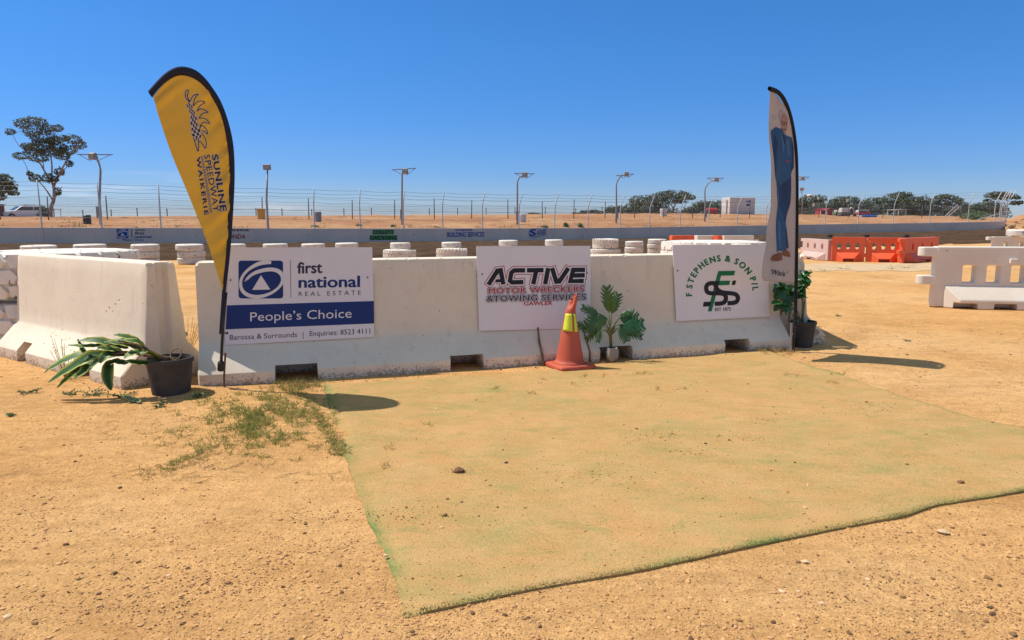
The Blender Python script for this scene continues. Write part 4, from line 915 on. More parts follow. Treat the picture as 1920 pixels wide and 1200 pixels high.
# rubble bank right of the wall's end
def rock(mb, c, s, seed, n=2, a=0.0, flat=.7):
    b = bmesh.new(); bmesh.ops.create_icosphere(b, subdivisions=n, radius=1); rs = Vector((seed * 1.7, seed * .9, seed * 2.3)); rz = Quaternion((0, 0, 1), seed * 1.9)
    vs = []
    for v in b.verts:
        k = 1 + .45 * mnoise.noise(v.co * 1.2 + rs) + .2 * mnoise.noise(v.co * 2.7 + rs); q = rz @ Vector((v.co.x * k * 1.25, v.co.y * k, v.co.z * k * flat)); vs.append(Vector(c) + q * s)
    mb.add(vs, [tuple(v.index for v in f.verts) for f in b.faces], a); b.free()
mb = MB(); rows = []
for i in range(26):
    px = 1886 + i * 22; row = []
    for j in range(16):
        y = 74 + j * 1.6; p = D(px, 410, y); k = math.exp(-((j - 9) / 4.5) ** 2) * sstep(1884, 1912, px); row.append((p.x, p.y, gz(p.x, p.y) - .05 + k * (1.5 + .7 * mnoise.noise(Vector((p.x * .4, p.y * .4, 2))) + .3 * mnoise.noise(Vector((p.x * 1.3, p.y * 1.3, 2))))))
    rows.append(row)
mb.grid(rows); tag(mb.build('mound', M['bank'], smooth=True), kind='structure')
mb = MB()
for k in range(60):
    px = 1892 + random.random() ** 1.4 * 200; y = random.uniform(78, 88); p = D(px, 410, y); rock(mb, (p.x, p.y, gz(p.x, p.y) + random.uniform(.2, 1.3) * sstep(1884, 1912, px)), random.uniform(.12, .4), k * .37 + 1, 1)
tag(mb.build('rubble', M['rock']), 'loose pale rubble tipped over the dirt mound right of the wall', 'rubble', kind='stuff')

# ------------------------------------------------------------------ concrete barriers
PROF = [(0, 0), (0, .11), (.015, .13), (.215, .345), (.228, .375), (.30, 1.082), (.306, 1.098), (.322, 1.105), (.538, 1.105), (.554, 1.098), (.56, 1.082), (.632, .375), (.645, .345), (.845, .13), (.86, .11), (.86, 0)]
class Frame:
    def __init__(s, p0, p1):
        s.p0 = Vector((p0.x, p0.y, 0)); u = Vector((p1.x - p0.x, p1.y - p0.y, 0)); s.L = u.length; s.u = u.normalized(); s.n = Vector((-s.u.y, s.u.x, 0))
    def __call__(s, a, w, z): return s.p0 + s.u * a + s.n * w + Vector((0, 0, z))
def s_of(fr, px, py):
    return (G(px, py) - fr.p0).dot(fr.u)
def jersey(fr, s0, s1, slots, label, group=None, chips=(), ends=(1, 1), zb=-.03, seed=0):
    o = thing('concrete_barrier', tuple(fr(s0, 0, 0)), label, 'barrier', group)
    prof = [(w, z if z > 0 else zb) for w, z in PROF]
    mb = MB(); n = max(6, int((s1 - s0) / .12)); QS = [s0, s0 + .014] + [s0 + (s1 - s0) * k / n for k in range(1, n)] + [s1 - .014, s1]; n = len(QS) - 1
    m = len(prof); vs = []
    dens = []
    for i in range(m):
        a, c = Vector(prof[i]), Vector(prof[(i + 1) % m]); k = max(1, int((c - a).length / .11)); dens += [a.lerp(c, j / k) for j in range(k)]
    m = len(dens)
    for i in range(n + 1):
        q = QS[i]
        for p in dens:
            w, z = p.x, p.y
            j = .004 * mnoise.noise(Vector((q * 3 + seed, w * 5, z * 4)))
            if i in (0, n): w = .43 + (w - .43) * .965; z = z - .010 if z > 1 else z
            vs.append(fr(q, w + (j if w < .43 else -j), z))
    fs = [tuple(range(m)), tuple(n * m + i for i in reversed(range(m)))] + [(i * m + j, i * m + (j + 1) % m, (i + 1) * m + (j + 1) % m, (i + 1) * m + j) for i in range(n) for j in range(m)]
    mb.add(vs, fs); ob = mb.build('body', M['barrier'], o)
    cs = []; rot = Matrix.Rotation(math.atan2(fr.u.y, fr.u.x), 3, 'Z')
    for a, wd_, h in slots:
        c = MB(); c.box(fr(a, .12, h / 2 - .1), (wd_, .62, h + .2), rot, .94); cs.append(c)
    loc = o.location
    for c in cs: c.v = [p - loc for p in c.v]
    for e, on in zip((s0, s1), ends):      # key groove in the end faces
        if on:
            c = MB(); g_ = [fr(e - .07, .38, -.2), fr(e - .07, .48, -.2), fr(e + .07, .48, -.2), fr(e + .07, .38, -.2)]
            if e == s1: g_ = [fr(e - .045, .395, -.2), fr(e + .05, .34, -.2), fr(e + .05, .52, -.2), fr(e - .045, .465, -.2)]
            else: g_ = [fr(e + .045, .395, -.2), fr(e - .05, .34, -.2), fr(e - .05, .52, -.2), fr(e + .045, .465, -.2)]
            c.prism([p - loc for p in g_], (0, 0, 1.5)); cs.append(c)
    for a, w, z, r, sd in chips:
        c = MB(); rock(c, fr(a, w, z) - loc, r, sd, 3, 0, 1.0); cs.append(c)
    cut(ob, cs)
    smooth_angle(ob, 28)
    return o
FM = Frame(G(372, 727), G(1483, 655)); seam = s_of(FM, 1105, 678.5)
sl_ = [s_of(FM, x, y) for x, y in ((557, 715), (876, 694), (1153, 675), (1381, 661))]
jersey(FM, 0, seam - .013, [(sl_[0], .40, .155), (sl_[1], .36, .15)], 'long white concrete barrier in the middle carrying the blue real estate sign', 'white concrete barriers', [(.0, .31, 1.11, .035, 2.1)] + [(q_, .315, 1.108, r_, q_ * 3.1) for q_, r_ in ((.22, .018), (1.75, .014), (1.95, .020), (2.05, .013), (2.30, .016), (3.35, .015))], (1, 0), seed=1)
jersey(FM, seam + .013, FM.L, [(sl_[2], .40, .15), (sl_[3], .34, .15)], 'white concrete barrier right of the cone carrying the green and black lettered sign', 'white concrete barriers', [(seam + q_, .315, 1.108, r_, q_ * 2.7) for q_, r_ in ((.35, .016), (.52, .020), (.75, .013), (2.35, .022))], (0, 1), seed=4)
pl1 = G(229, 731); pl0 = G(0, 668); pl0 = pl1 + (pl0 - pl1) * 1.02
FL = Frame(pl0, pl1)
jersey(FL, -.05, FL.L, [(s_of(FL, 42, 679) , .22, .20), (s_of(FL, 156, 710), .34, .17)], 'white concrete barrier at the left behind the fallen striped plant, end face showing', 'white concrete barriers', [(FL.L + .01, .31, 1.10, .040, 1.3), (FL.L + .01, .33, .9, .018, 7.7), (FL.L, .50, 1.115, .022, 2.7), (FL.L - .55, .255, .70, .014, 1.9), (FL.L - .66, .25, .66, .016, 2.9), (FL.L - .72, .245, .62, .012, 3.9), (FL.L - .60, .25, .63, .011, 4.9), (FL.L - .48, .26, .74, .013, 5.9)], (0, 1), seed=9)
# the end-on barrier right of the long row
cR = Vector((3.325, 8.42, 0)); dR = Vector((.10, 1, 0)).normalized(); nR = Vector((-dR.y, dR.x, 0))
FR = Frame(cR + nR * -.43, cR + nR * -.43 + dR * 3)
jersey(FR, 0, 3.0, [(.9, .34, .15)], 'white concrete barrier seen end-on behind the black potted plant, with a rough chipped end', 'white concrete barriers', [(-.02, .31, 1.11, .07, 1.1), (-.03, .33, 1.0, .06, 2.1), (-.03, .29, .9, .055, 3.1), (-.02, .50, 1.12, .05, 4.1), (-.02, .15, .15, .06, 6.1), (-.02, .03, .06, .06, 7.1), (-.03, .26, .8, .04, 9.3), (-.03, .36, 1.09, .05, 5.1), (-.03, .10, .03, .05, 8.8)], (0, 0), seed=14)

# dried mud and cobweb roots hanging over the slots
# ------------------------------------------------------------------ the three sponsor signs
f_e1 = FM.u; f_e2 = (FM.n * .072 + Vector((0, 0, .707))).normalized(); f_n = f_e1.cross(f_e2).normalized()   # towards the camera
f_o = FM(0, .228, .375)
def sign_sp(px, py, off): return hit(px, py, f_o + f_n * (.026 + off), f_n)
def cr4(x, y): return (340 + x / 3.157, 380 + y / 3.157)
def cr7(x, y): return (860 + x / 4.137, 430 + y / 4.137)
def cr8(x, y): return (1220 + x / 4.1386, 430 + y / 4.1386)
def sign(name, label, quad, screws):
    P = [sign_sp(x, y, 0) for x, y in quad]; o = thing(name, tuple(P[3]), label, 'sign', 'sponsor signs on the barriers')
    mb = MB(); mb.prism(P, -f_n * .006); mb.build('board', M['sign'], o)
    for x, y in screws:
        p = sign_sp(x, y, .002); mb = MB(); mb.tube([p, p + f_n * .004], .008, 10); mb.build('screw', M['dark_steel'], o)
    return o
def print_on(o, name, mat, fn):
    mb = MB(); fn(mb); return mb.build(name, M[mat], o, fixn=False)
L0, L1_, L2, L3 = .0015, .003, .0045, .006
s1 = sign('real_estate_sign', 'white real estate sign with a dark blue band and blue square emblem', [cr4(284, 265), cr4(1130, 264), cr4(1143, 795), cr4(257, 843)], [cr4(291, 458), cr4(1102, 442)])
sq, sv, sf, tri = logo_shapes(lambda x, y: cr4(338 + 264 * x + 1 * y, 343 + 224 * y))
print_on(s1, 'emblem', 'ink_navy', lambda m: put_poly(m, sign_sp, L0, sq))
def em2(m):
    m.add([sign_sp(p[0], p[1], L1_) for p in sv], sf); put_poly(m, sign_sp, L1_, tri)
    for k in range(5):      # dry-brush flecks
        put_stroke(m, sign_sp, L1_ + .0006, [cr4(372 + 7 * k, 466 - 9 * k), cr4(400 + 10 * k, 452 - 9 * k)], 1.1)
print_on(s1, 'emblem_stroke', 'ink_white', em2)
print_on(s1, 'rule', 'ink_char', lambda m: put_stroke(m, sign_sp, L0, [cr4(645, 342), cr4(649, 562)], .9))
for args in (('first', cr4(686, 419), cr4(835, 415), (0, -20.5), .030), ('REAL ESTATE', cr4(695, 553), cr4(1063, 545), (0, -8), 0, 1.6),
    ('Barossa & Surrounds', cr4(287, 813), cr4(685, 795), (0, -9.5), 0), ('|', cr4(720, 796), cr4(723, 796), (0, -9.5), 0), ('Enquiries: 8523 4111', cr4(760, 790), cr4(1118, 774), (0, -9.5), 0)):
    print_on(s1, 'lettering', 'ink_char', lambda m: put_text(m, sign_sp, L0, *args))
print_on(s1, 'lettering', 'ink_navy', lambda m: put_text(m, sign_sp, L0, 'national', cr4(693, 503), cr4(1058, 498), (0, -20.5), .030))
print_on(s1, 'band', 'ink_navy', lambda m: put_poly(m, sign_sp, L0, [cr4(270, 608), cr4(1139.5, 582), cr4(1141.5, 715), cr4(262.5, 750)]))
print_on(s1, 'lettering', 'ink_white', lambda m: put_text(m, sign_sp, L1_, 'People\u2019s Choice', cr4(408, 702), cr4(1008, 680), (0, -16.5), 0))

s2 = sign('towing_sign', 'white motor wreckers sign with slanted black lettering outlined in red, above the orange cone', [cr7(137, 130), cr7(1022, 128), cr7(1027, 766), cr7(160, 787)], [cr7(183, 348), cr7(996, 337)])
ACT = [[(232, 428), (300, 322), (326, 318), (346, 425)], [(513, 318), (430, 319), (408, 338), (398, 398), (414, 412), (500, 409)], [(532, 318), (656, 316)], [(602, 318), (579, 424)],
       [(694, 303), (671, 424)], [(725, 302), (757, 406), (781, 404), (850, 302)], [(978, 314), (888, 315), (866, 402), (968, 400)], [(880, 358), (976, 356)]]
BAR = [(287, 400), (338, 398)]
def act(m, w, e, off):
    for i, pl in enumerate(ACT):
        q = extend([cr7(*p) for p in pl], e); put_stroke(m, sign_sp, off + i * .00004, q, w)
    put_stroke(m, sign_sp, off + .0004, [cr7(*p) for p in BAR], w * .7)
print_on(s2, 'lettering_outline', 'ink_red', lambda m: act(m, 16.0, 4.0, .0008))
print_on(s2, 'lettering_outline', 'ink_white', lambda m: act(m, 13.4, 2.8, .0016))
print_on(s2, 'lettering', 'ink_black', lambda m: act(m, 8.4, .6, .0024))
for body, p0, p1, h, main, zz in (('MOTOR WRECKERS', cr7(231, 498), cr7(973, 481), (0, -9.6), 'ink_red', .0028), ('&TOWING SERVICES', cr7(219, 559), cr7(986, 543), (0, -10), 'ink_char', .0055)):
    print_on(s2, 'lettering_outline', 'ink_black', lambda m: put_text(m, sign_sp, zz, body, p0, p1, h, .034, 1.15, 0, .105))
    print_on(s2, 'lettering_outline', 'ink_white', lambda m: put_text(m, sign_sp, zz + .0008, body, p0, p1, h, .034, 1.15, 0, .055))
    print_on(s2, 'lettering', main, lambda m: put_text(m, sign_sp, zz + .0016, body, p0, p1, h, .034, 1.15))
print_on(s2, 'lettering', 'ink_red', lambda m: put_text(m, sign_sp, L0, 'GAWLER', cr7(505, 591), cr7(728, 586), (0, -7), .028))

s3 = sign('memorial_sign', 'white sign with green arched lettering around a black and green interlocked monogram', [cr8(170, 122), cr8(899, 117), cr8(925, 675), cr8(200, 713)], [cr8(209, 321)])
def arc(m):
    body = 'F STEPHENS & SON P/L'; wid = []
    wv, _ = text2d('M', .03); unit = ext(wv)[1] - ext(wv)[0]
    for ch in body:
        if ch == ' ': wid.append(unit * .42); continue
        v, _ = text2d(ch, .03); e = ext(v); wid.append(e[1] - e[0] + unit * .16)
    tot = sum(wid); a0, a1 = 188.5, 1.0; x = 0; cx, cy, rr = 556, 487, 236
    for ch, w in zip(body, wid):
        am = a0 + (a1 - a0) * (x + w / 2) / tot; x += w
        if ch == ' ': continue
        hw = (w - unit * .16) / tot * R(a0 - a1) * rr / 2; c, s = math.cos(R(am)), math.sin(R(am))
        bx, by = cx + rr * c, cy - rr * s * 1.02; tx, ty = s, c    # tangent, clockwise in picture space
        p0, p1 = cr8(bx - tx * hw, by - ty * hw), cr8(bx + tx * hw, by + ty * hw); hgt = 45
        put_text(m, sign_sp, L0, ch, p0, p1, (c * hgt / 4.1386, -s * hgt / 4.1386), .06)
print_on(s3, 'lettering', 'ink_green', arc)
def fs_black(m):
    sw = 33 / 4.1386
    put_stroke(m, sign_sp, .0030, smooth_poly([cr8(*p) for p in [(560, 418), (500, 418), (458, 420), (435, 438), (432, 468), (445, 490), (480, 497), (545, 497), (578, 512), (584, 540), (568, 568), (530, 577), (497, 577)]], 5), sw)
    put_stroke(m, sign_sp, .0034, smooth_poly([cr8(*p) for p in [(497, 405), (505, 440), (522, 470), (560, 490), (620, 496), (660, 505), (678, 530), (668, 560), (640, 571), (597, 573)]], 5), sw)
    put_poly(m, sign_sp, .0030, [cr8(412, 563), cr8(470, 561), cr8(464, 598), cr8(406, 600)])
    put_poly(m, sign_sp, .0030, [cr8(636, 398), cr8(664, 397), cr8(656, 431), cr8(629, 432)])
print_on(s3, 'monogram', 'ink_black', fs_black)
def fs_green(m):
    put_poly(m, sign_sp, .0040, [cr8(*p) for p in [(525, 324), (656, 322), (648, 357), (547, 360), (535, 400), (505, 400)]])
    put_poly(m, sign_sp, .0040, [cr8(*p) for p in [(535, 400), (618, 398), (611, 432), (527, 434)]])
    put_poly(m, sign_sp, .0018, [cr8(*p) for p in [(505, 395), (538, 395), (474, 636), (443, 637)]])
print_on(s3, 'monogram', 'ink_green', fs_green)
print_on(s3, 'lettering', 'ink_black', lambda m: put_text(m, sign_sp, L0, 'EST 1872', cr8(498, 634), cr8(623, 629), (0, -5.7), .03))

# ------------------------------------------------------------------ feather flags
class Flag:
    def __init__(s, base, lean, yaw, amp, seed):
        s.b = base; ex = Vector((math.cos(yaw), math.sin(yaw), 0)); ez = Vector((0, -lean, 1)).normalized(); s.n = ex.cross(ez).normalized()
        if s.n.y > 0: s.n = -s.n
        s.amp = amp; s.seed = seed
    def __call__(s, px, py, off=0.0):
        p = hit(px, py, s.b, s.n); return p + s.n * (s.rip(px, py) + off)
    def rip(s, px, py): return 0.0
    def flat(s, px, py, off=0.0): return hit(px, py, s.b, s.n) + s.n * off
def lens_grid(fl, Fr, In, nu, nv, off=0.0):
    A, B = resample(Fr, nv), resample(In, nv); rows = []
    for a, c in zip(A, B): rows.append([fl(a.x + (c.x - a.x) * k / nu, a.y + (c.y - a.y) * k / nu, off) for k in range(nu + 1)])
    return rows
# gold flag
yb = G(419, 727)
FY = Flag(Vector((yb.x, yb.y, 0)), .13, R(36), .016, 1)
Fr = [(418, 546), (410, 520), (393, 465), (370, 405), (345, 345), (322, 290), (300, 225), (287, 182)]
In = [(418, 546), (425, 480), (429, 400), (431.5, 335), (430, 287), (421, 233), (412, 207), (400, 183), (386, 163), (373, 151), (358, 143), (341, 140), (328, 143), (312, 153), (299, 166), (287, 182)]
_INP = None
def rip_y(px, py):
    global _INP
    if _INP is None: _INP = smooth_poly(In, 3)
    dd = min((p.x - px) ** 2 + (p.y - py) ** 2 for p in _INP) ** .5
    v = .012 * math.sin((px * .9 - py * .55) * .045) * sstep(130, 260, py) + .008 * math.sin(px * .045 + py * .012 + 1) + .008 * mnoise.noise(Vector((px * .02, py * .013, 1)))
    k = math.exp(-dd / 26) * sstep(540, 470, py) * sstep(135, 175, py)      # slanting puckers gathered along the sleeve
    w = py * .75 + px * .55 + 9 * mnoise.noise(Vector((px * .012, py * .016, 7)))
    v += k * (.016 * math.sin(w * .17) + .006 * math.sin(w * .31 + 1))
    return v * sstep(0, 9, dd)
FY.rip = rip_y
Ou = [(415.5, 626), (423, 548), (431, 480), (437, 400), (440, 330), (437.5, 272), (427.5, 226), (414, 190), (400, 167), (384, 146), (366, 131), (344, 124.5), (326, 127), (308, 138), (292, 154), (277.5, 170.5)]
In2 = [(410.5, 626)] + [(x - 1.8, y + (1.2 if y < 200 else 0)) for x, y in In]
o = thing('feather_flag', (yb.x, yb.y, 0), 'gold feather flag with a navy edge, checkered flame emblem and speedway lettering', 'flag', 'feather flags at the barriers')
mb = MB(); mb.grid(lens_grid(FY, smooth_poly(Fr, 4), smooth_poly(In, 4), 46, 90)); mb.build('cloth', M['yellow'], o, smooth=True, solid=.0015)
def sleeve(fl, outer, inner, mat, o, n=70):
    A, B = resample(smooth_poly(outer, 4), n), resample(smooth_poly(inner, 4), n); rows = []
    for a, c in zip(A, B):
        row = []
        for k in range(9):        # a flattened tube round the pole
            t = k / 8; q = a.lerp(c, t); row.append(fl.flat(q.x, q.y, .004 + .016 * math.sin(math.pi * min(1, t * 1.15) ) ** .7 if 0 < t < .87 else .003))
        for k in range(7, 0, -1):
            t = k / 8; q = a.lerp(c, t); row.append(fl.flat(q.x, q.y, -.003 - .016 * math.sin(math.pi * min(1, t * 1.15)) ** .7 if t < .87 else -.002))
        row.append(row[0]); rows.append(row)
    mb = MB(); mb.grid(rows); return mb.build('sleeve', M[mat], o, smooth=True)
sleeve(FY, Ou, In2, 'navy_cloth', o)
mb = MB(); pp = [FY(414.5, 692, 0), FY(415.5, 640, 0), FY(418, 600, .0), FY(424, 548, .0)]; mb.tube(pp, [.013, .012, .011, .011], 10); mb.build('pole', M['black'], o, smooth=True)
mb = MB(); mb.tube([FY(413.4, 695.5), FY(413.8, 693), FY(414.4, 680), FY(414.6, 677)], [.024, .029, .029, .018], 14); mb.build('socket', M['black'], o, smooth=False)
a = FY(421.5, 727); a.z = -.1; mb = MB(); mb.tube([a, FY(420.5, 710), FY(422, 663)], .009, 8); mb.tube([FY(422, 663), FY(422, 661)], .014, 8); mb.tube([FY(414.4, 686), FY(421, 686)], .009, 8); mb.build('ground_stake', M['rust'], o)
mb = MB(); mb.tube([FY(411, 623.5), FY(425, 623.5)], .006, 6); mb.tube([FY(424, 623.5), FY(426, 623.5)], .012, 8); mb.build('clip', M['black'], o)
def cy(x, y): return (240 + x / 3.75, 100 + y / 3.75)
RAYS = [[(432, 345), (407, 312), (403, 278), (414, 258), (426, 263), (417, 300), (434, 342)], [(430, 350), (452, 305), (470, 292), (493, 288), (468, 318), (456, 372)], [(456, 372), (483, 343), (510, 336), (541, 345), (505, 370), (484, 410)],
        [(482, 408), (510, 391), (535, 396), (562, 415), (525, 422), (497, 458)], [(497, 456), (530, 456), (555, 470), (573, 495), (535, 484), (512, 500), (500, 538)], [(500, 508), (528, 512), (550, 535), (560, 569), (535, 548), (515, 545)],
        [(514, 556), (540, 600), (548, 640), (538, 668), (522, 640), (495, 615)], [(490, 610), (492, 650), (487, 690), (474, 650), (455, 590)]]
def rays(m, w, off):
    for i, r in enumerate(RAYS): put_stroke(m, FY, off + i * .00003, smooth_poly([cy(*p) for p in r], 3), w)
EL_ = smooth_poly([(410, 362), (426, 400), (440, 440), (436, 492), (444, 520), (440, 560), (462, 600), (482, 614)], 4); ER_ = smooth_poly([(434, 342), (455, 385), (472, 425), (484, 470), (487, 515), (512, 560), (510, 590), (496, 612)], 4)
lft, rgt = resample(EL_, 14), resample(ER_, 14)
def body_quads(m, which, off):
    for i in range(13):
        for j in range(4):
            if which is None or (i + j) % 2 == which:
                q = [lft[i].lerp(rgt[i], j / 4), lft[i].lerp(rgt[i], (j + 1) / 4), lft[i + 1].lerp(rgt[i + 1], (j + 1) / 4), lft[i + 1].lerp(rgt[i + 1], j / 4)]
                put_poly(m, FY, off, [cy(p.x, p.y) for p in q])
def em_white(m):
    rays(m, 3.0, .003); put_stroke(m, FY, .0034, [cy(p.x, p.y) for p in lft], 2.6); put_stroke(m, FY, .0034, [cy(p.x, p.y) for p in rgt], 2.2)
print_on(o, 'emblem_outline', 'fl_white', em_white)
print_on(o, 'emblem', 'fl_navy', lambda m: (rays(m, 1.5, .0045), body_quads(m, 0, .0048)))
print_on(o, 'emblem_checks', 'fl_white', lambda m: body_quads(m, 1, .0048))
WORDS = [('WAIKERIE', cy(475, 730), cy(541, 1140), (7.2, -1.2), .030, 1.3), ('SPEEDWAY', cy(532, 716), cy(603, 1116), (10.6, -1.7), .004, 1.1), ('SUNLINE', cy(589, 714), cy(649, 1112), (10.8, -1.8), .026, 1.1)]
for b_, p0, p1, h, w, spc in WORDS:
    print_on(o, 'lettering_outline', 'fl_white', lambda m: put_text(m, FY, .0035, b_, p0, p1, h, w, spc, 0, .045))
    print_on(o, 'lettering', 'fl_navy', lambda m: put_text(m, FY, .0052, b_, p0, p1, h, w, spc))
def strip(m, which, off):
    a0, a1 = cy(508, 724), cy(578, 1128)
    for i in range(44):
        for j in range(3):
            if (i + j) % 2 == which:
                f = lambda u, v: (a0[0] + (a1[0] - a0[0]) * u / 44 + v * 1.5, a0[1] + (a1[1] - a0[1]) * u / 44 - v * .25)
                put_poly(m, FY, off, [f(i, j), f(i + 1, j), f(i + 1, j + 1), f(i, j + 1)])
print_on(o, 'checker_strip', 'fl_navy', lambda m: strip(m, 0, .0066)); print_on(o, 'checker_strip', 'fl_white', lambda m: strip(m, 1, .0066))

# pale banner with the printed man
bb = G(1489, 653)
FB = Flag(Vector((bb.x, bb.y - .12, 0)), .02, R(38), .02, 2)
def rip_b(px, py):
    e = sstep(1492, 1440, px)
    return .012 * math.sin(px * .15 + py * .030) * e + .005 * math.sin(px * .3 - py * .045 + 1) * sstep(1494, 1470, px) + .022 * e * math.sin(py * .012 + 1.2)
FB.rip = rip_b
Fr = [(1423, 520), (1430, 472.5), (1438.5, 420), (1445.5, 371), (1448, 308), (1445.5, 245), (1442.7, 172)]
In = [(1489.6, 529), (1491, 450), (1492, 367.5), (1491, 308), (1488, 269.5), (1482, 231), (1472, 199.5), (1458, 178), (1442.7, 171.5)]
Ou = [(1494.6, 529), (1495.4, 450), (1495.8, 367.5), (1494.8, 297), (1491.7, 259), (1484, 217), (1473.5, 187), (1459.5, 168.5), (1442, 161.5)]
o = thing('feather_flag', (bb.x, bb.y - .12, 0), 'pale feather banner with a black edge and a printed man in blue overalls', 'flag', 'feather flags at the barriers')
mb = MB(); rows = lens_grid(FB, smooth_poly(Fr, 4), smooth_poly(In, 4), 30, 90)
A0, B0 = Fr[0], In[0]; low = [FB(A0[0] + 4 * (k / 30 > .02) + (B0[0] - 2 - A0[0]) * k / 30, A0[1] + 6.5 * sstep(0, .08, k / 30) + (B0[1] - 6 - A0[1]) * k / 30) for k in range(31)]
mb.grid([low] + rows); mb.build('cloth', M['grey_cloth'], o, smooth=True, solid=.0015)
sleeve(FB, [(1492.0, 610)] + Ou, [(1488.5, 610)] + In, 'black_cloth', o)
mb = MB(); b0 = FB(1488.5, 655); b0.z = -.1; mb.tube([b0, FB(1489.5, 606), FB(1492, 530), FB(1493, 450)], .013, 10); mb.build('pole', M['black'], o, smooth=True)
mb = MB(); mb.tube([FB(1488, 612), FB(1487.4, 633)], .022, 12); mb.build('socket', M['black'], o)
a = FB(1483.5, 650); a.z = -.1; mb = MB(); mb.tube([a, FB(1484, 606)], .013, 8); mb.tube([FB(1484, 628), FB(1488, 624)], .010, 8); mb.build('ground_stake', M['galv'], o)
def cb(x, y): return (1400 + x / 2.857, 140 + y / 2.857)
def pr(name, mat, polys, off):
    def fn(m):
        for i, p in enumerate(polys):
            # long outlines are cut into rows so that they follow the folds
            P = [Vector(cb(*q)) for q in p]; ys = [q.y for q in P]; y = min(ys); segs = max(10, int((max(ys) - y) / 4)); st = (max(ys) - y) / segs; rows = []
            for k in range(segs + 1):
                yy = min(max(y + st * k, y + 1e-3), max(ys) - 1e-3); xs = []
                for a, c in zip(P, P[1:] + P[:1]):
                    if (a.y - yy) * (c.y - yy) < 0: xs.append(a.x + (c.x - a.x) * (yy - a.y) / (c.y - a.y))
                if len(xs) >= 2: rows.append((min(xs), max(xs), yy))
            m.grid([[FB(x0 + (x1 - x0) * t / 12, yy, off + .001 + i * .0002) for t in range(13)] for x0, x1, yy in rows])
    return print_on(o, name, mat, fn)
pr('printed_overalls', 'fl_blue', [[(141, 300), (163, 279), (190, 288), (214, 326), (240, 332), (249, 380), (251, 450), (250, 500), (238, 525), (238, 600), (232, 690), (211, 770), (205, 805), (214, 860), (222, 928), (186, 946), (154, 950), (158, 850), (166, 750), (170, 690), (160, 580), (152, 545), (148, 430)]], .003)
pr('printed_overalls_fold', 'fl_dblue', [[(185, 600), (236, 545), (236, 600), (231, 690), (209, 770), (198, 790), (192, 700)], [(158, 320), (170, 360), (164, 430), (158, 530), (152, 545), (150, 420)], [(240, 350), (250, 400), (250, 500), (238, 520), (244, 440)], [(205, 800), (213, 860), (218, 925), (206, 925), (203, 860)], [(168, 560), (182, 600), (188, 740), (176, 690)]], .005)
pr('printed_overalls_light', 'fl_lblue', [[(180, 300), (192, 330), (200, 380), (196, 430), (188, 400)], [(172, 770), (182, 800), (180, 930), (168, 935), (166, 850)], [(212, 350), (228, 350), (232, 430), (218, 440)], [(164, 590), (172, 610), (178, 680), (172, 690)]], .005)
pr('printed_shirt', 'fl_navy', [[(188, 315), (207, 336), (205, 376), (195, 352)]], .006)
pr('printed_face', 'fl_skin', [[(181, 210), (190, 196), (200, 198), (210, 222), (218, 252), (217, 285), (206, 322), (196, 312), (187, 286), (182, 250)]], .006)
pr('printed_hair', 'fl_hair', [[(175, 210), (183, 192), (195, 192), (205, 204), (192, 206), (184, 222), (183, 246), (177, 232)]], .007)
print_on(o, 'printed_glasses', 'fl_navy', lambda m: (put_stroke(m, FB, .009, [cb(184, 252), cb(192, 252), cb(193, 266), cb(200, 268), cb(203, 254), cb(210, 258), cb(213, 270)], .9), put_stroke(m, FB, .009, [cb(196, 291), cb(205, 294), cb(212, 292)], 1.0)))
pr('printed_pocket', 'fl_red', [[(207, 459), (229, 464), (228, 470), (208, 466)]], .007)
pr('printed_boots', 'fl_boot', [[(125, 988), (138, 966), (165, 951), (182, 955), (183, 992), (150, 999), (126, 998)], [(183, 946), (205, 935), (228, 955), (230, 977), (200, 976), (184, 962)]], .007)
print_on(o, 'lettering', 'fl_navy', lambda m: put_text(m, FB, .005, '\u2018Wacka\u2019', cb(122, 1068), cb(216, 1082), (1, -9.5), .012, 1.0, .5))

# ------------------------------------------------------------------ traffic cone
cb_ = G(1068, 690); cz = .014
cone = thing('traffic_cone', (cb_.x, cb_.y, cz), 'faded orange traffic cone with a crumpled tip and yellow reflective strips', 'cone', rz=R(24))
mb = MB()
w = .205; q = [(w * sx_, w * sy) for sx_, sy in ((-1, -1), (1, -1), (1, 1), (-1, 1))]
ring = []
for i in range(4):
    a, c = Vector(q[i]), Vector(q[(i + 1) % 4]); p = Vector(q[i - 1]); ring += [a + (p - a).normalized() * .045, a + ((p - a).normalized() + (c - a).normalized()) * .012, a + (c - a).normalized() * .045]
for z0, k0, z1, k1 in ((0, 1, .028, 1.0), (.028, 1.0, .042, .93)):
    pass
rows = [[(p.x * k, p.y * k, z) for p in ring + ring[:1]] for z, k in ((0, .98), (.004, 1), (.030, 1), (.042, .95), (.046, .70), (.046, .3))]
mb.grid(rows); mb.build('base', M['cone'], cone, world=False, smooth=False, bevel=.006)
mb = MB(); rows = []
NS = 48
for i in range(40):
    t = i / 39; z = .044 + .665 * t; r = .145 * (1 - t) + .026 * t + (.03 * (1 - t / .05) ** 2 if t < .05 else 0)
    row = []
    for j in range(NS):
        a = 2 * math.pi * j / NS; rr = r
        k = sstep(.80, .98, t)
        rr = r * (1 + .45 * k * math.cos(2 * (a + .9)) - .25 * k * math.exp(-((a - 4.2) / .5) ** 2)); 
        x, y = rr * math.cos(a), rr * math.sin(a)
        x += .035 * sstep(.75, 1, t); zz = z + .035 * k * math.cos(a + .2) + .006 * math.sin(3 * a) * k
        row.append((x, y, zz))
    row.append(row[0]); rows.append(row)
mb.grid(rows); mb.build('cone_body', M['cone'], cone, world=False, smooth=True, solid=.004)
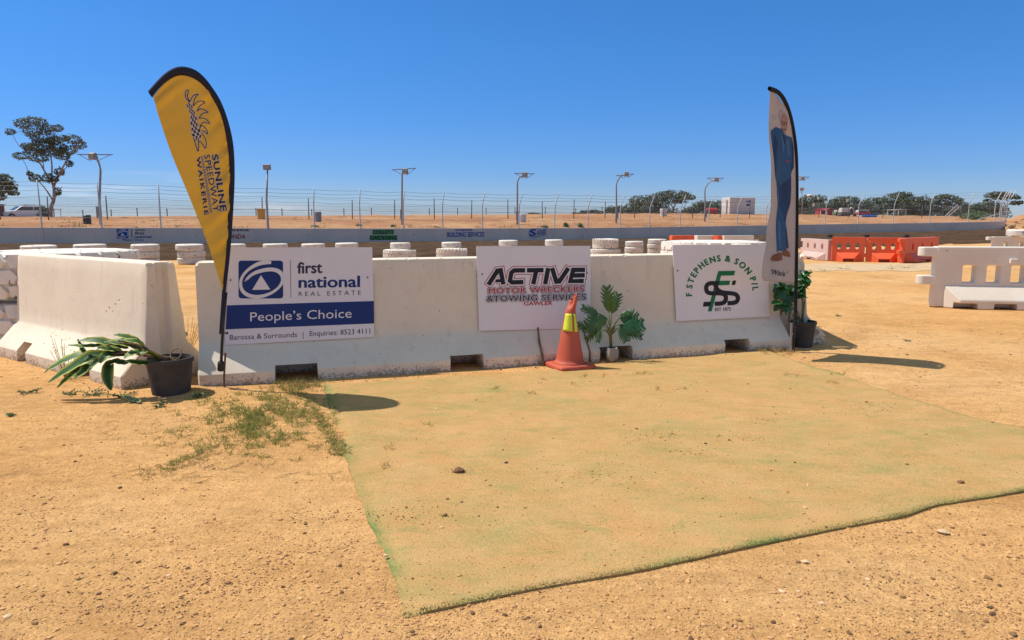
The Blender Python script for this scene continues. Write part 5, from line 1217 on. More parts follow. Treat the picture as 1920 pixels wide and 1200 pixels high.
def strip_on(a0, a1, t0, t1, sk):
    mb = MB(); rows = []
    for i in range(9):
        t = t0 + (t1 - t0) * i / 8; r = .145 * (1 - t) + .026 * t + .004; row = []
        for j in range(9):
            a = a0 + (a1 - a0) * j / 8 + sk * (t - t0); rr = r * (1 + .1 * (1 - abs(j - 4) / 4)); row.append((rr * math.cos(a), rr * math.sin(a), .044 + .665 * t))
        rows.append(row)
    mb.grid(rows); return mb.build('reflective_strip', M['hivis'], cone, world=False, smooth=True, solid=.0015)
ct = math.atan2(-cb_.y, -cb_.x) - R(24)
strip_on(ct - .95, ct + .30, .50, .76, .0); strip_on(ct + .52, ct + 1.05, .49, .755, .25)

# ------------------------------------------------------------------ potted plants
def pot(o, c, r0, r1, h, mat, rim=.012, tilt=0.0, lip=True):
    prof = [(.001, .0), (r0 * .96, 0), (r0, .01)] + [(r0 + (r1 - r0) * k / 5, h * (.02 + .84 * k / 5)) for k in range(1, 6)]
    if lip: prof += [(r1 + rim * .7, h * .87), (r1 + rim, h * .90), (r1 + rim, h * .98), (r1 + rim * .6, h)]
    prof += [(r1 - .008, h), (r1 - .012, h * .9), (r1 * .92, h * .55)]
    mb = MB(); mb.lathe(prof, 36, c); p = mb.build('pot', M[mat], o, smooth=True); smooth_angle(p, 40)
    mb = MB(); rows = []
    for i in range(5):
        rr = r1 * .93 * i / 4; rows.append([(c.x + rr * math.cos(a * .3), c.y + rr * math.sin(a * .3), c.z + h * .80 + .012 * mnoise.noise(Vector((rr * 40, a, 1)))) for a in range(22)])
    mb.grid(rows); mb.build('soil', M['soil'], o)
def cutleaf(mb, base, tip, side, up, w, n=6, cup=.12):
    """deeply lobed leaf between two points"""
    ax = tip - base; L = ax.length; ax.normalize(); side = (side - ax * side.dot(ax)).normalized(); nn = ax.cross(side).normalized()
    def P(t, s, dz=0): return base + ax * (L * t) + side * (s * w) + nn * (cup * L * (abs(s) ** 1.4 * .6 - t * (1 - t)) + dz)
    mid = [P(t / n, 0) for t in range(n + 1)]
    for sg in (-1, 1):
        for i in range(n):
            t0, t1 = i / n, (i + 1) / n; e = math.sin(math.pi * (.16 + .72 * (i + .5) / n)) ** .8 * random.uniform(.9, 1.1)
            tipp = P(min(1.06, t0 + .34 + .10 * (i / n)), sg * e * .68, random.uniform(-.01, .01)); a = P(t0 + .09, sg * e * .26); c = P(t1 + .15, sg * e * .42)
            mb.add([mid[i], a, tipp, c, mid[i + 1]], [(0, 1, 2, 3, 4)] if sg > 0 else [(4, 3, 2, 1, 0)])
    mb.add([mid[-1], P(.96, .08), P(1.12, 0), P(.96, -.08)], [(0, 1, 2, 3)])
pc = G(1148, 677.5, .012); o = thing('potted_plant', tuple(pc), 'green cut-leaf plant in a small pale pot by the barrier, right of the cone', 'plant')
h_ = .145; mb = MB(); mb.lathe([(.001, 0), (.042, 0), (.060, .03), (.068, .07), (.066, .11), (.058, .138), (.060, .145), (.052, .145), (.048, .12)], 30, pc); p_ = mb.build('pot', M['potwhite'], o, smooth=True)
mb = MB(); mb.lathe([(.001, .12), (.03, .125), (.05, .118)], 20, pc); mb.build('soil', M['soil'], o)
yp = pc.y + .02
def cp(x, y, dy=0): return D(860 + x / 4.137, 430 + y / 4.137, yp + dy)
stt = cp(1183, 925); hub = cp(1178, 790)
LV = [((1165, 645), (1150, 455), 1.0, -.03), ((1185, 655), (1238, 508), 1.0, .05), ((1085, 660), (965, 608), 1.0, -.06), ((1155, 690), (1000, 745), 1.5, -.10), ((1090, 795), (935, 745), 1.0, -.02), ((1100, 780), (1080, 870), 1.0, -.08), ((1250, 690), (1385, 690), 1.7, .04), ((1265, 770), (1425, 740), 1.6, -.02), ((1255, 760), (1300, 865), 1.5, -.05), ((1270, 785), (1415, 830), .9, .06), ((1190, 650), (1215, 560), .9, -.06), ((1120, 700), (1010, 680), .8, .03), ((1110, 740), (1000, 850), .8, .0), ((1240, 740), (1390, 800), .8, .03), ((1250, 670), (1330, 640), .8, -.02)]
mbs, mbl, mbd = MB(), MB(), MB()
for i, (a, t, ww, dy) in enumerate(LV):
    A, T = cp(a[0], a[1], dy * .5), cp(t[0], t[1], dy); L = (T - A).length
    sd = (T - A).cross(Vector((random.uniform(-.3, .3), -1, random.uniform(.1, .5)))).normalized()
    cutleaf(mbd if i in (6, 7, 9) else mbl, A, T, sd, Vector((0, 0, 1)), (L * .62 * ww if L > .12 else L * .8 * ww) * .78)
    m_ = hub.lerp(A, .5) + Vector((0, 0, .01)); mbs.tube([stt + Vector((random.uniform(-.01, .01), 0, -.02)), hub + Vector((random.uniform(-.012, .012), random.uniform(-.01, .01), -.05 + .02 * (i % 3))), m_, A], [.008, .007, .005, .0035], 6)
mbl.build('foliage', M['leaf'], o, fixn=False); mbd.build('foliage', M['leafdark'], o, fixn=False); mbs.build('stem', M['stem'], o, smooth=True)

def lance(mb, pts, w, fold=.25, tilt=0.0, attr=True):
    P = smooth_poly(pts, 4); n = len(P); rows = []; at = []
    for i, p in enumerate(P):
        t = i / (n - 1); wd_ = w * (math.sin(math.pi * min(1, t * .93 + .05)) ** .75); tg = (P[min(i + 1, n - 1)] - P[max(i - 1, 0)]).normalized()
        sd = tg.cross(Vector((math.sin(tilt), -.5, math.cos(tilt)))).normalized(); nn = sd.cross(tg).normalized(); row = []
        for k in (-1, -.82, -.55, 0, .55, .82, 1):
            row.append(p + sd * (k * wd_) + nn * (fold * wd_ * abs(k)) + nn * .004 * math.sin(i * 2.3 + k * 4)); at.append(abs(k) if k else .001)
        rows.append(row)
    mb.grid(rows, at)
# fallen striped plant
pc = G(322, 739, 0); pc.z = -.01; o = thing('potted_plant', tuple(pc), 'striped-leaf plant fallen sideways over the rim of a black pot at the left', 'plant')
sc_ = pc.y / 1331; pot(o, pc, .150, .182, .335, 'pot', .012)
yq = pc.y
def cl(x, y, dy=0): return D(x / 3.53, 440 + y / 3.53, yq - .1 + dy)
mb = MB(); mb.tube([cl(1180, 830, .15), cl(1080, 815), cl(990, 770, -.05), cl(900, 725, -.06), cl(760, 715, -.08), cl(640, 760, -.1)], [.022, .018, .013, .010, .008, .004], 8); mb.tube([cl(1100, 830, .05), cl(1000, 810, -.02), cl(860, 780, -.1), cl(700, 790, -.12)], [.012, .010, .008, .004], 8); mb.build('stem', M['twig'], o, smooth=True)
LC = [([(960, 745), (900, 700), (820, 672), (752, 662)], 22, -.05), ([(1050, 830), (1000, 790), (960, 775), (940, 800)], 30, -.16), ([(1040, 835), (960, 850), (890, 845), (830, 835)], 22, -.14), ([(960, 790), (880, 740), (800, 720), (690, 708)], 28, -.10), ([(930, 760), (850, 715), (790, 698), (700, 712)], 22, -.02), ([(880, 800), (800, 770), (720, 760), (640, 742)], 32, -.14), ([(850, 750), (760, 730), (640, 700), (520, 702)], 30, -.08), ([(780, 745), (680, 735), (570, 740), (450, 730)], 20, -.12),
      ([(720, 790), (640, 800), (560, 780), (515, 690)], 18, 0), ([(800, 800), (700, 820), (640, 850), (580, 900)], 38, -.18), ([(720, 790), (620, 800), (520, 850), (320, 978)], 42, -.16), ([(640, 780), (520, 800), (400, 850), (290, 915)], 40, -.06), ([(700, 800), (600, 860), (560, 900), (490, 955)], 36, -.20), ([(660, 800), (560, 860), (470, 930), (378, 1012)], 20, -.14), ([(735, 830), (715, 880), (712, 960), (735, 1030)], 32, -.18), ([(860, 800), (760, 790), (700, 800), (660, 850)], 34, -.20), ([(1010, 800), (930, 780), (870, 790), (820, 820)], 30, -.18), ([(820, 1060), (860, 1090), (900, 1100), (930, 1108)], 22, -.25), ([(1000, 780), (940, 730), (890, 705), (800, 700)], 26, -.12), ([(900, 830), (820, 850), (760, 840), (700, 860)], 26, -.10)]
mb = MB()
for i, (pl, w, dy) in enumerate(LC):
    bow = [0, .5, .8, 1]; lance(mb, [cl(x, y, dy * bow[j]) for j, (x, y) in enumerate(pl)], w * 1.12 / 3.53 * sc_, .28, random.uniform(-.6, .6))
mb.build('foliage', M['cordy'], o, smooth=True, fixn=False)
mb = MB(); q = cl(1165, 805, .05); mb.tube([q + Vector((.045 * math.cos(k * .5), .03 * math.sin(k * .5), .045 * math.sin(k * .5) + .02)) for k in range(14)], .007, 6); mb.build('root_coil', M['twig'], o)
# dark-leaved plant by the right banner
pc = G(1511, 652, 0); pc.y += .1; pc.z = -.01; o = thing('potted_plant', tuple(pc), 'glossy dark green plant in a black pot behind the overalls banner pole', 'plant')
pot(o, pc, .105, .135, .315, 'pot', .010)
ym = pc.y - .02
def cm(x, y, dy=0): return D(1220 + x / 4.1386, 430 + y / 4.1386, ym + dy)
mb, ms_ = MB(), MB()
HB = [((1010, 450), -.05, [(-55, -10), (-60, 40), (-45, 95), (10, 110), (50, 70), (60, 10), (20, -35)]), ((1020, 575), -.12, [(-85, 0), (-65, 60), (-15, 95), (30, 100), (75, 60), (85, 10)]), ((1080, 490), -.02, [(-40, 70), (10, 80), (70, 40), (60, -30), (-10, -60)]), ((1170, 440), .02, [(-50, 40), (0, 60), (50, 20), (40, -30), (-60, -10)]), ((1170, 500), -.03, [(-30, 40), (10, 50), (40, 30), (-50, 0)]), ((1165, 365), .05, [(-10, -45), (50, -20), (75, 50), (30, 75), (-30, 30)]), ((1205, 350), .08, [(45, -25), (30, 15), (-10, -20)]), ((1180, 395), .0, [(70, 15), (40, 50), (-20, 45)])]
for (hx, hy), dy, tips in HB:
    hp = cm(hx, hy, dy); ms_.tube([pc + Vector((random.uniform(-.03, .03), 0, .25)), pc.lerp(hp, .5) + Vector((0, 0, .12)), hp], [.009, .007, .005], 6)
    for i, (tx, ty) in enumerate(tips):
        e = cm(hx + tx, hy + ty, dy - .05 + .03 * (i % 3)); lance(mb, [hp, hp.lerp(e, .35) + Vector((0, -.012, .01)), hp.lerp(e, .7) + Vector((0, -.012, .004)), e], 33 / 4.1386 * pc.y / 1331, .25, random.uniform(-.8, .8))
mb.build('foliage', M['leafdark'], o, smooth=True, fixn=False); ms_.build('stem', M['stem'], o, smooth=True)
mb = MB(); e = [cm(1075, 720, .03), cm(1075, 620, .0), cm(1085, 520)]; mb.tube(e, [.014, .011, .008], 8); mb.build('stem', M['twig'], o)

# ------------------------------------------------------------------ tyres
def tyre_mesh(Rr, W, kind):
    mb = MB(); h = W / 2; ri = Rr * .56
    if kind == 'car':
        prof = [(ri, -h * .62), (ri + .02, -h * .78), (Rr * .78, -h), (Rr * .92, -h * .95), (Rr * .965, -h * .84)]
        for k in range(4):
            z = -h * .55 + h * 1.1 * k / 3; prof += [(Rr, z - h * .10), (Rr * .955, z - h * .06), (Rr * .955, z + h * .03), (Rr, z + h * .07)]
        prof += [(Rr * .965, h * .84), (Rr * .92, h * .95), (Rr * .78, h), (ri + .02, h * .78), (ri, h * .62)]
        mb.lathe(prof, 44, closed=False)
    else:
        Rb = Rr * (.93 if kind != 'giant' else .955)
        prof = [(ri, -h * .62), (ri + .02, -h * .78), (Rr * .75, -h * .98), (Rb * .95, -h * .92), (Rb, -h * .80), (Rb * 1.012, 0), (Rb, h * .80), (Rb * .95, h * .92), (Rr * .75, h * .98), (ri + .02, h * .78), (ri, h * .62)]
        mb.lathe(prof, 60)
        def lug(poly, r0, r1):      # poly in (angle, z)
            n = len(poly); cx = sum(p[0] for p in poly) / n; cz = sum(p[1] for p in poly) / n
            vs = []
            for r, s in ((r0, 1.0), (r1 - (r1 - r0) * .25, .97), (r1, .88)):
                for a, z in poly:
                    aa, zz = cx + (a - cx) * s, cz + (z - cz) * s; rr = r - (.05 * Rr * max(0, abs(zz) / h - .72) * 2 if r > r0 else 0)
                    vs.append((rr * math.cos(aa), rr * math.sin(aa), zz))
            fs = [tuple(range(2 * n, 3 * n))] + [(l * n + i, l * n + (i + 1) % n, (l + 1) * n + (i + 1) % n, (l + 1) * n + i) for l in range(2) for i in range(n)]
            mb.add(vs, fs)
        if kind == 'tractor':
            n = 26; st = 2 * math.pi / n
            for i in range(n):
                for s in (-1, 1):
                    a = st * (i + (.5 if s > 0 else 0)); k = st * .95
                    lug([(a, s * .03 * h), (a + .42 * st, s * .03 * h), (a + .42 * st + k * .55, s * .55 * h), (a + .5 * st + k, s * .97 * h), (a + .02 * st + k, s * .97 * h), (a + k * .5, s * .52 * h)], Rb * .97, Rr)
        elif kind == 'block':
            n = 30; st = 2 * math.pi / n
            for i in range(n):
                for r_ in range(3):
                    z0, z1 = -h * .93 + r_ * h * .63, -h * .93 + r_ * h * .63 + h * .56; a = st * (i + .5 * (r_ % 2)); s = st * .2
                    lug([(a, z0), (a + st * .72, z0), (a + st * .72 + s, (z0 + z1) / 2), (a + st * .72, z1), (a, z1), (a + s, (z0 + z1) / 2)], Rb * .97, Rr)
        else:
            n = 24; st = 2 * math.pi / n
            for i in range(n):
                for r_ in range(3):
                    z0, z1 = -h * .95 + r_ * h * .64, -h * .95 + r_ * h * .64 + h * .60; a = st * (i + .5 * (r_ % 2)); s = st * .24; zz = (z0 + z1) / 2
                    lug([(a + s * .6, z0), (a + st * .80, z0), (a + st * .92 + s * .4, zz - h * .02), (a + st * .70, z1), (a - s * .2, z1), (a + s * .05, zz)], Rb * .98, Rr)
    me = mb.mesh('tyre'); b = bmesh.new(); b.from_mesh(me); bmesh.ops.recalc_face_normals(b, faces=b.faces[:]); b.to_mesh(me); b.free()
    me.materials.append(M['white_tyre']); me.polygons.foreach_set('use_smooth', [True] * len(me.polygons)); me.set_sharp_from_angle(angle=R(32))
    return me
TM = {}
def tyre(x, y, zc, Rr, W, kind, label, group, tilt=0.0):
    k = (kind, round(Rr, 2), round(W, 2))
    if k not in TM: TM[k] = tyre_mesh(Rr, W, kind)
    o = bpy.data.objects.new('tyre', TM[k]); COL.objects.link(o); o.location = (x, y, zc); o.rotation_euler = (random.uniform(-.012, .012) + tilt, random.uniform(-.012, .012), random.random() * 6.28)
    return tag(o, label, 'tyre', group)
NM = {1: ['only'], 2: ['bottom', 'top'], 3: ['bottom', 'middle', 'top'], 4: ['bottom', 'second', 'third', 'top']}
def stack(x0, x1, ytop, d, kinds, where):
    """kinds from the ground up: (kind, radius scale, width)"""
    cx = (x0 + x1) / 2; Rr = (x1 - x0) / 2 * d / F; ztop = D(cx, ytop, d).z; p = D(cx, 410, d); tot = sum(k[2] for k in kinds); k_ = (ztop - gz(p.x, p.y)) / tot; z = gz(p.x, p.y)
    for i, (kd, rs, w) in enumerate(kinds):
        w = w * k_; r = round(Rr * rs, 2)
        off = (random.uniform(-.02, .02), random.uniform(-.02, .02))
        tyre(p.x + off[0], p.y + off[1], z + w / 2, r, round(w * .97, 2), kd, '%s white tyre of the %s' % (NM[len(kinds)][i], where), 'white painted tyre stacks along the track edge')
        z += w
car3 = [('car', 1, .2), ('car', 1, .2), ('car', .99, .2)]; car4 = car3 + [('car', .98, .2)]
stack(37, 97, 459.5, 19.5, car4, 'leftmost small stack, just seen above the giant tyre')
stack(136, 192, 457.5, 20.5, car4, 'second small stack from the left, above the giant tyre')
stack(243, 292, 457.5, 23.5, car3, 'stack below the blue emblem advert on the far wall')
stack(329, 378, 457.5, 24, car3, 'stack seen through the gap between the left barriers')
stack(411, 457, 457, 24.5, car3, 'stack half hidden by the gold flag')
stack(492, 537, 456.5, 25.5, car3, 'stack above the emblem on the real estate sign')
stack(565, 608, 456.5, 26, car3, "stack above the word 'first' on the real estate sign")
stack(628, 671, 455, 26.5, car3, 'stack near the top right corner of the real estate sign')
big = [('block', 1, .40), ('car', .62, .22)]; big2 = [('tractor', 1, .42), ('car', .64, .2)]
stack(718, 779.5, 454.5, 26, big, 'diamond-tread stack just right of the real estate sign')
stack(817, 875, 453.5, 26.5, big2, 'two-tier stack just left of the motor wreckers sign')
stack(925.5, 982, 450, 27.5, big2, 'two-tier stack above the left half of the motor wreckers sign')
stack(1012.5, 1068, 449, 28, big, 'two-tier stack above the right half of the motor wreckers sign')
stack(1107, 1164.5, 447, 27.5, [('block', 1, .42), ('tractor', .84, .40)], 'chunky tractor stack right of the motor wreckers sign')
stack(1172.5, 1207.5, 452, 28, car3, 'slim car-tyre stack left of the giant right-hand tyre')
stack(1215.5, 1251, 448, 28.5, car4, 'slim car-tyre stack tucked behind the giant right-hand tyre')
def giants(cx, d, Rr, ytop, where, W=None):
    p = D(cx, 410, d); zt = D(cx, ytop, d).z; W = zt / 2
    for i in range(2): tyre(p.x + .03 * i, p.y, W * (i + .5), Rr, round(W * .985, 2), 'giant', '%s giant white earthmover tyre %s' % (NM[2][i], where), 'giant white earthmover tyres', .008)
giants(88, 8.95, .985, 467, 'of the pair at the left edge, behind the left barrier')
giants(1337, 13.4, .975, 450, 'of the right-hand pair behind the monogram sign')

# ------------------------------------------------------------------ water-filled plastic barriers
def water_barrier(p0, p1, hgt, mat, label, group, holes, slot_n=2, oval=False, lugs='b', name='plastic_barrier'):
    u = p1 - p0; u.z = 0; L = u.length; o = thing(name, (p0.x, p0.y, p0.z), label, 'barrier', group, math.atan2(u.y, u.x)); H_ = hgt
    mb = MB(); mb.box((L / 2, 0, H_ / 2 + .005), (L, .20, H_ - .01)); w = mb.build('panel', M[mat], o, world=False)
    cs = []
    for a, c in holes:
        c_ = MB(); z0, z1 = .42 * H_, .70 * H_
        if oval: c_.tube([(a + (c - a) / 2, -.4, .64 * H_), (a + (c - a) / 2, .4, .64 * H_)], (c - a) / 2, 20); c_.v = [Vector((v.x, v.y, .64 * H_ + (v.z - .64 * H_) * 1.45)) for v in c_.v]
        else: c_.box(((a + c) / 2, 0, (z0 + z1) / 2), (c - a, .8, z1 - z0))
        cs.append(c_)
    cut(w, cs); q = w.modifiers.new('bevel', 'BEVEL'); q.width = .025; q.segments = 3; q.limit_method = 'ANGLE'; q.angle_limit = R(35)
    mb = MB(); a0, a1 = .16, .34; vs = []
    for s in (-1, 1):
        vs += [(a0, s * .11, .003), (a1, s * .32, .003), (a1, s * .32, .15 * H_), (a0, s * .11, .37 * H_), (L - a0, s * .11, .003), (L - a1, s * .32, .003), (L - a1, s * .32, .15 * H_), (L - a0, s * .11, .37 * H_)]
    mb.add(vs, [(0, 1, 2, 3), (1, 5, 6, 2), (5, 4, 7, 6), (3, 2, 6, 7), (8, 11, 10, 9), (9, 10, 14, 13), (13, 14, 15, 12), (11, 15, 14, 10), (0, 8, 9, 1), (4, 5, 13, 12), (0, 3, 11, 8), (4, 12, 15, 7), (3, 7, 15, 11), (1, 9, 13, 5), (0, 4, 12, 8)][:8] + [(3, 7, 15, 11), (0, 8, 9, 1), (1, 9, 13, 5), (5, 13, 12, 4), (0, 3, 11, 8), (4, 12, 15, 7)])
    sk = mb.build('skirt', M[mat], o, world=False); cs = []
    for k in range(slot_n):
        x = L * (k + .75) / (slot_n + .5) if slot_n > 1 else L / 2; c_ = MB(); c_.box((x, 0, .03), (.34, 1, .14)); cs.append(c_)
    cut(sk, cs); q = sk.modifiers.new('bevel', 'BEVEL'); q.width = .02; q.segments = 3; q.limit_method = 'ANGLE'; q.angle_limit = R(25)
    def lug(x, z, s):
        out = [(-s * .10, -.095), (s * .10, -.095)] + [(s * (.10 + .095 * math.cos(a)), .095 * math.sin(a)) for a in [R(-75 + 15 * k) for k in range(11)]] + [(s * .10, .095), (-s * .10, .095)]
        mb = MB(); mb.prism([(x + p, q, z - .075 * H_) for p, q in out], (0, 0, .15 * H_)); mb.build('lug', M[mat], o, world=False, bevel=.018, seg=3)
    if lugs in 'bl': lug(-.06, .915 * H_, -1); lug(-.06, .45 * H_, -1)
    if lugs in 'br': lug(L + .06, .76 * H_, 1); lug(L + .06, .26 * H_, 1)
    return o
y0_ = G(1762, 580).y
a = D(1743, 578, G(1743, 578).y + .22); a.z = 0; c = a + Vector((2.05, -.34, 0)); k_ = a.y / F
HX = [((x0 - 1743) * k_, (x1 - 1743) * k_) for x0, x1 in ((1790.5, 1813), (1831.5, 1854), (1872, 1895), (1913.5, 1936))]
wb = water_barrier(a, c, 1.035, 'plastic_white', 'large dirty white plastic barrier with square holes at the right edge', 'white plastic barriers', HX, 3, False, 'l')
mb = MB(); mb.box((1.18, -.12, .80), (.12, .06, .085)); mb.build('handle', M['plastic_white'], wb, world=False, bevel=.012)
def wbp(x0, y0, x1, y1, hpx, mat, label, group, **k):
    a, c = G(x0, y0), G(x1, y1); h = hpx * a.y / F; L = (c - a).length
    return water_barrier(a, c, h, mat, label, group, [(L * (.22 + .28 * i) - .085, L * (.22 + .28 * i) + .085) for i in range(3)], 1, True, **k)
wbp(1508, 483, 1556, 489, 36, 'plastic_pink', 'faded pinkish-white plastic barrier at the left end of the orange row', 'plastic barrier row by the track', lugs='l')
wbp(1558, 489.5, 1619, 490.5, 45, 'plastic_orange', 'orange plastic barrier, leftmost of the orange ones, chipped at the top', 'plastic barrier row by the track', lugs='r')
wbp(1623, 490.5, 1686, 491.5, 45, 'plastic_orange', 'orange plastic barrier with a black crack, second of the orange ones', 'plastic barrier row by the track', lugs='r')
wbp(1689, 493, 1752, 487, 46, 'plastic_orange', 'orange plastic barrier angled away at the right end of its row', 'plastic barrier row by the track', lugs='l')
wbp(1858, 484, 1960, 484, 40, 'plastic_white', 'second white plastic barrier just behind the large one at the right edge', 'white plastic barriers', lugs='l')
p = G(1910, 484); tyre(p.x, p.y + .05, 40 * p.y / F + .14, .46, .26, 'car', 'white tyre lying on top of the second white plastic barrier', 'white tyres at the right edge')
for x0, x1, m_, lb in ((1256, 1302, 'plastic_orange', 'orange plastic barrier, left end of the row behind the giant right-hand tyre'), (1303, 1338, 'plastic_white', 'white plastic barrier between two orange ones behind the giant right-hand tyre'), (1339.5, 1352, 'plastic_orange', 'short stub of orange barrier between the two white ones behind the giant tyre'), (1352.5, 1408, 'plastic_white', 'white plastic barrier, right end of the row behind the giant right-hand tyre')):
    wbp(x0, 495, x1, 494.5 - (x1 - x0) * .01, 53, m_, lb, 'plastic barriers behind the giant tyre', lugs='r')
for px in (1552.8, 1621.5, 1696):
    p = G(px, 489.5); mb = MB(); mb.tube([(p.x, p.y, .84), (p.x, p.y, .93)], .10, 10); tag(mb.build('joining_pin', M['black'], None), {1552.8: 'black pin cap joining the pinkish and first orange barrier', 1621.5: 'black pin cap between the first and second orange barrier', 1696: 'black pin cap on the last orange barrier'}[px], 'pin', 'black pin caps on the barrier row')

# ------------------------------------------------------------------ sandy artificial turf mat
back = [(606, 722), (700, 715), (860, 705), (1010, 697), (1100, 684), (1250, 672), (1440, 658)]
left_ = [(763, 1158), (725, 1060), (690, 970), (665, 905), (645, 853), (628, 800), (606, 722)]
front = [(763, 1158), (900, 1130), (1010, 1106), (1160, 1078), (1300, 1050), (1440, 1021), (1620, 983), (1690, 972), (1750, 952), (1800, 943), (1920, 924), (2080, 898), (2250, 870)]
right_ = [(2250, 870), (2080, 838), (1920, 802), (1800, 776), (1700, 746), (1650, 727), (1590, 706), (1530, 690), (1480, 673), (1440, 658)]
nu, nv = 170, 110
f2d = lambda l: [Vector((p.x, p.y)) for p in (G(*q) for q in l)]
Bf, Bb, Bl, Br = resample(smooth_poly(f2d(front), 4), nu), resample(smooth_poly(f2d(back), 4), nu), resample(smooth_poly(f2d(left_), 4), nv), resample(smooth_poly(f2d(right_), 4), nv)
mb = MB(); rows = []; at = []; EDGE = []
def mz(x, y, e):
    return gz(x, y) + .014 * mnoise.noise(Vector((x * 1.1, y * 1.1, 3))) + .014 + .004 * mnoise.noise(Vector((x * 2.4, y * 2.4, 5))) + .0018 * mnoise.noise(Vector((x * 9, y * 6, 6))) + .004 * max(0, 1 - e * 12)
for j in range(nv):
    v = j / (nv - 1); row = []
    for i in range(nu):
        u = i / (nu - 1); p = Bf[i] * (1 - v) + Bb[i] * v + Bl[j] * (1 - u) + Br[j] * u - (Bf[0] * (1 - u) * (1 - v) + Bf[-1] * u * (1 - v) + Bb[0] * (1 - u) * v + Bb[-1] * u * v)
        w = .012 * mnoise.noise(Vector((p.x * 7, p.y * 7, 0))) + .022 * mnoise.noise(Vector((p.x * 1.6, p.y * 1.6, 8))); p = p + Vector((w, w * .6)) if (i in (0, nu - 1) or j in (0, nv - 1)) else p
        e = min(u * 4.6, (1 - u) * 6 , v * 4, (1 - v) * 6); z = mz(p.x, p.y, e)
        if i in (0, nu - 1) or j in (0, nv - 1): z -= .007
        if j == 0: z += .012 * max(0, mnoise.noise(Vector((p.x * 1.3, 3, 1))) - .1)
        if i < 3 or i > nu - 3 or j > nv - 3: z -= (.004 + .020 * max(0, .25 + mnoise.noise(Vector((p.x * 2.6, p.y * 2.6, 12)))))
        row.append(Vector((p.x, p.y, z))); k = max(0, 1 - min(u * 4.6 / .15, v * 4 / .10, (1 - u) * 6 / .18)) ; k = k * k * (.25 + 1.1 * max(0, .35 + mnoise.noise(Vector((p.x * 2.2, p.y * 2.2, 4))))); at.append(max(.001, k))
    rows.append(row)
sk = []
mb.grid(rows, at)
for edge in ([rows[0][i] for i in range(nu)], [rows[j][0] for j in range(nv)], [rows[j][-1] for j in range(nv)], [rows[-1][i] for i in range(nu)]):
    mb.grid([edge, [p - Vector((0, 0, .04)) for p in edge]], [.6] * (2 * len(edge)))
c0 = rows[nv // 2][nu // 2]
mat_o = thing('turf_mat', (c0.x, c0.y, 0), 'sand-covered green artificial turf mat spread on the ground before the barriers', 'mat')
tm = mb.build('turf_surface', M['turf'], mat_o, smooth=True)
mb = MB()
def blades(edge, n, out, lo, hi):
    for k in range(n):
        f = random.random() * (len(edge) - 1.001); i = int(f); p = edge[i].lerp(edge[i + 1], f - i); t = (edge[i + 1] - edge[i]).normalized(); nn = Vector((t.y, -t.x, 0)) * out
        p = p + nn * random.uniform(-.035, .004); q = (nn * random.uniform(-.3, .9) + t * random.uniform(-.5, .5) + Vector((0, 0, random.uniform(.25, 1)))).normalized(); L = random.uniform(lo, hi); w = t * .0016
        mb.add([p - w, p + w, p + q * L], [(0, 1, 2)])
blades(rows[0], 8000, 1, .004, .011); blades([rows[j][0] for j in range(nv)], 3000, -1, .004, .011); blades([rows[j][-1] for j in range(nv)], 1500, 1, .004, .010)
M['turf_fibre'] = pm('turf_fibre', (.13, .20, .06), (.27, .29, .12), 20, .8)
tag(mb.build('turf_fringe', M['turf_fibre'], mat_o, fixn=False), kind='stuff')
def on_mat(x, y):
    """inside the mat outline"""
    poly = Bf + Br[1:] + list(reversed(Bb))[1:] + list(reversed(Bl))[1:]; c = False; n = len(poly); j = n - 1
    for i in range(n):
        a, b = poly[i], poly[j]
        if (a.y > y) != (b.y > y) and x < (b.x - a.x) * (y - a.y) / (b.y - a.y) + a.x: c = not c
        j = i
    return c
def top_z(x, y): return mz(x, y, 1) if on_mat(x, y) else gz(x, y) + .014 * mnoise.noise(Vector((x * 1.1, y * 1.1, 3)))

# ------------------------------------------------------------------ stones and clods
mb = MB(); rnd = random.Random(3)
protos = []
for s in range(9):
    t = MB(); rock(t, (0, 0, 0), 1, s * 1.13 + .4, 1, 0, .62); protos.append(t)
def stone(x, y, r, a, sink=.25):
    t = protos[rnd.randrange(9)]; q = Quaternion((0, 0, 1), rnd.random() * 6.28); mb.add([q @ v * r + Vector((x, y, top_z(x, y) + r * (.45 - sink))) for v in t.v], t.f, a)
for k in range(46000):
    py = 1215 - 640 * rnd.random() ** 1.25; px = rnd.uniform(-20, 1940)
    if py < 600: continue
    p = G(px, py)
    m = on_mat(p.x, p.y)
    if m and rnd.random() < .86: continue
    if mnoise.noise(Vector((p.x * 1.7, p.y * 1.7, 11))) < rnd.uniform(-.75, .35): continue
    if abs((p - FM.p0).dot(FM.n) - .36) < .4 and -.1 < (p - FM.p0).dot(FM.u) < FM.L: continue
    r = .0016 * (1 + rnd.paretovariate(2.1) * .55); r = min(r, .010) * (p.y / 5 if p.y > 5 else 1)
    stone(p.x, p.y, r, rnd.choice((.0, .1, .25, .35, .45, .5, .55, .6, .62, .58, .62, .66, .7)) if not m else rnd.choice((.05, .15, .3, .4, .5, .6, .8)))
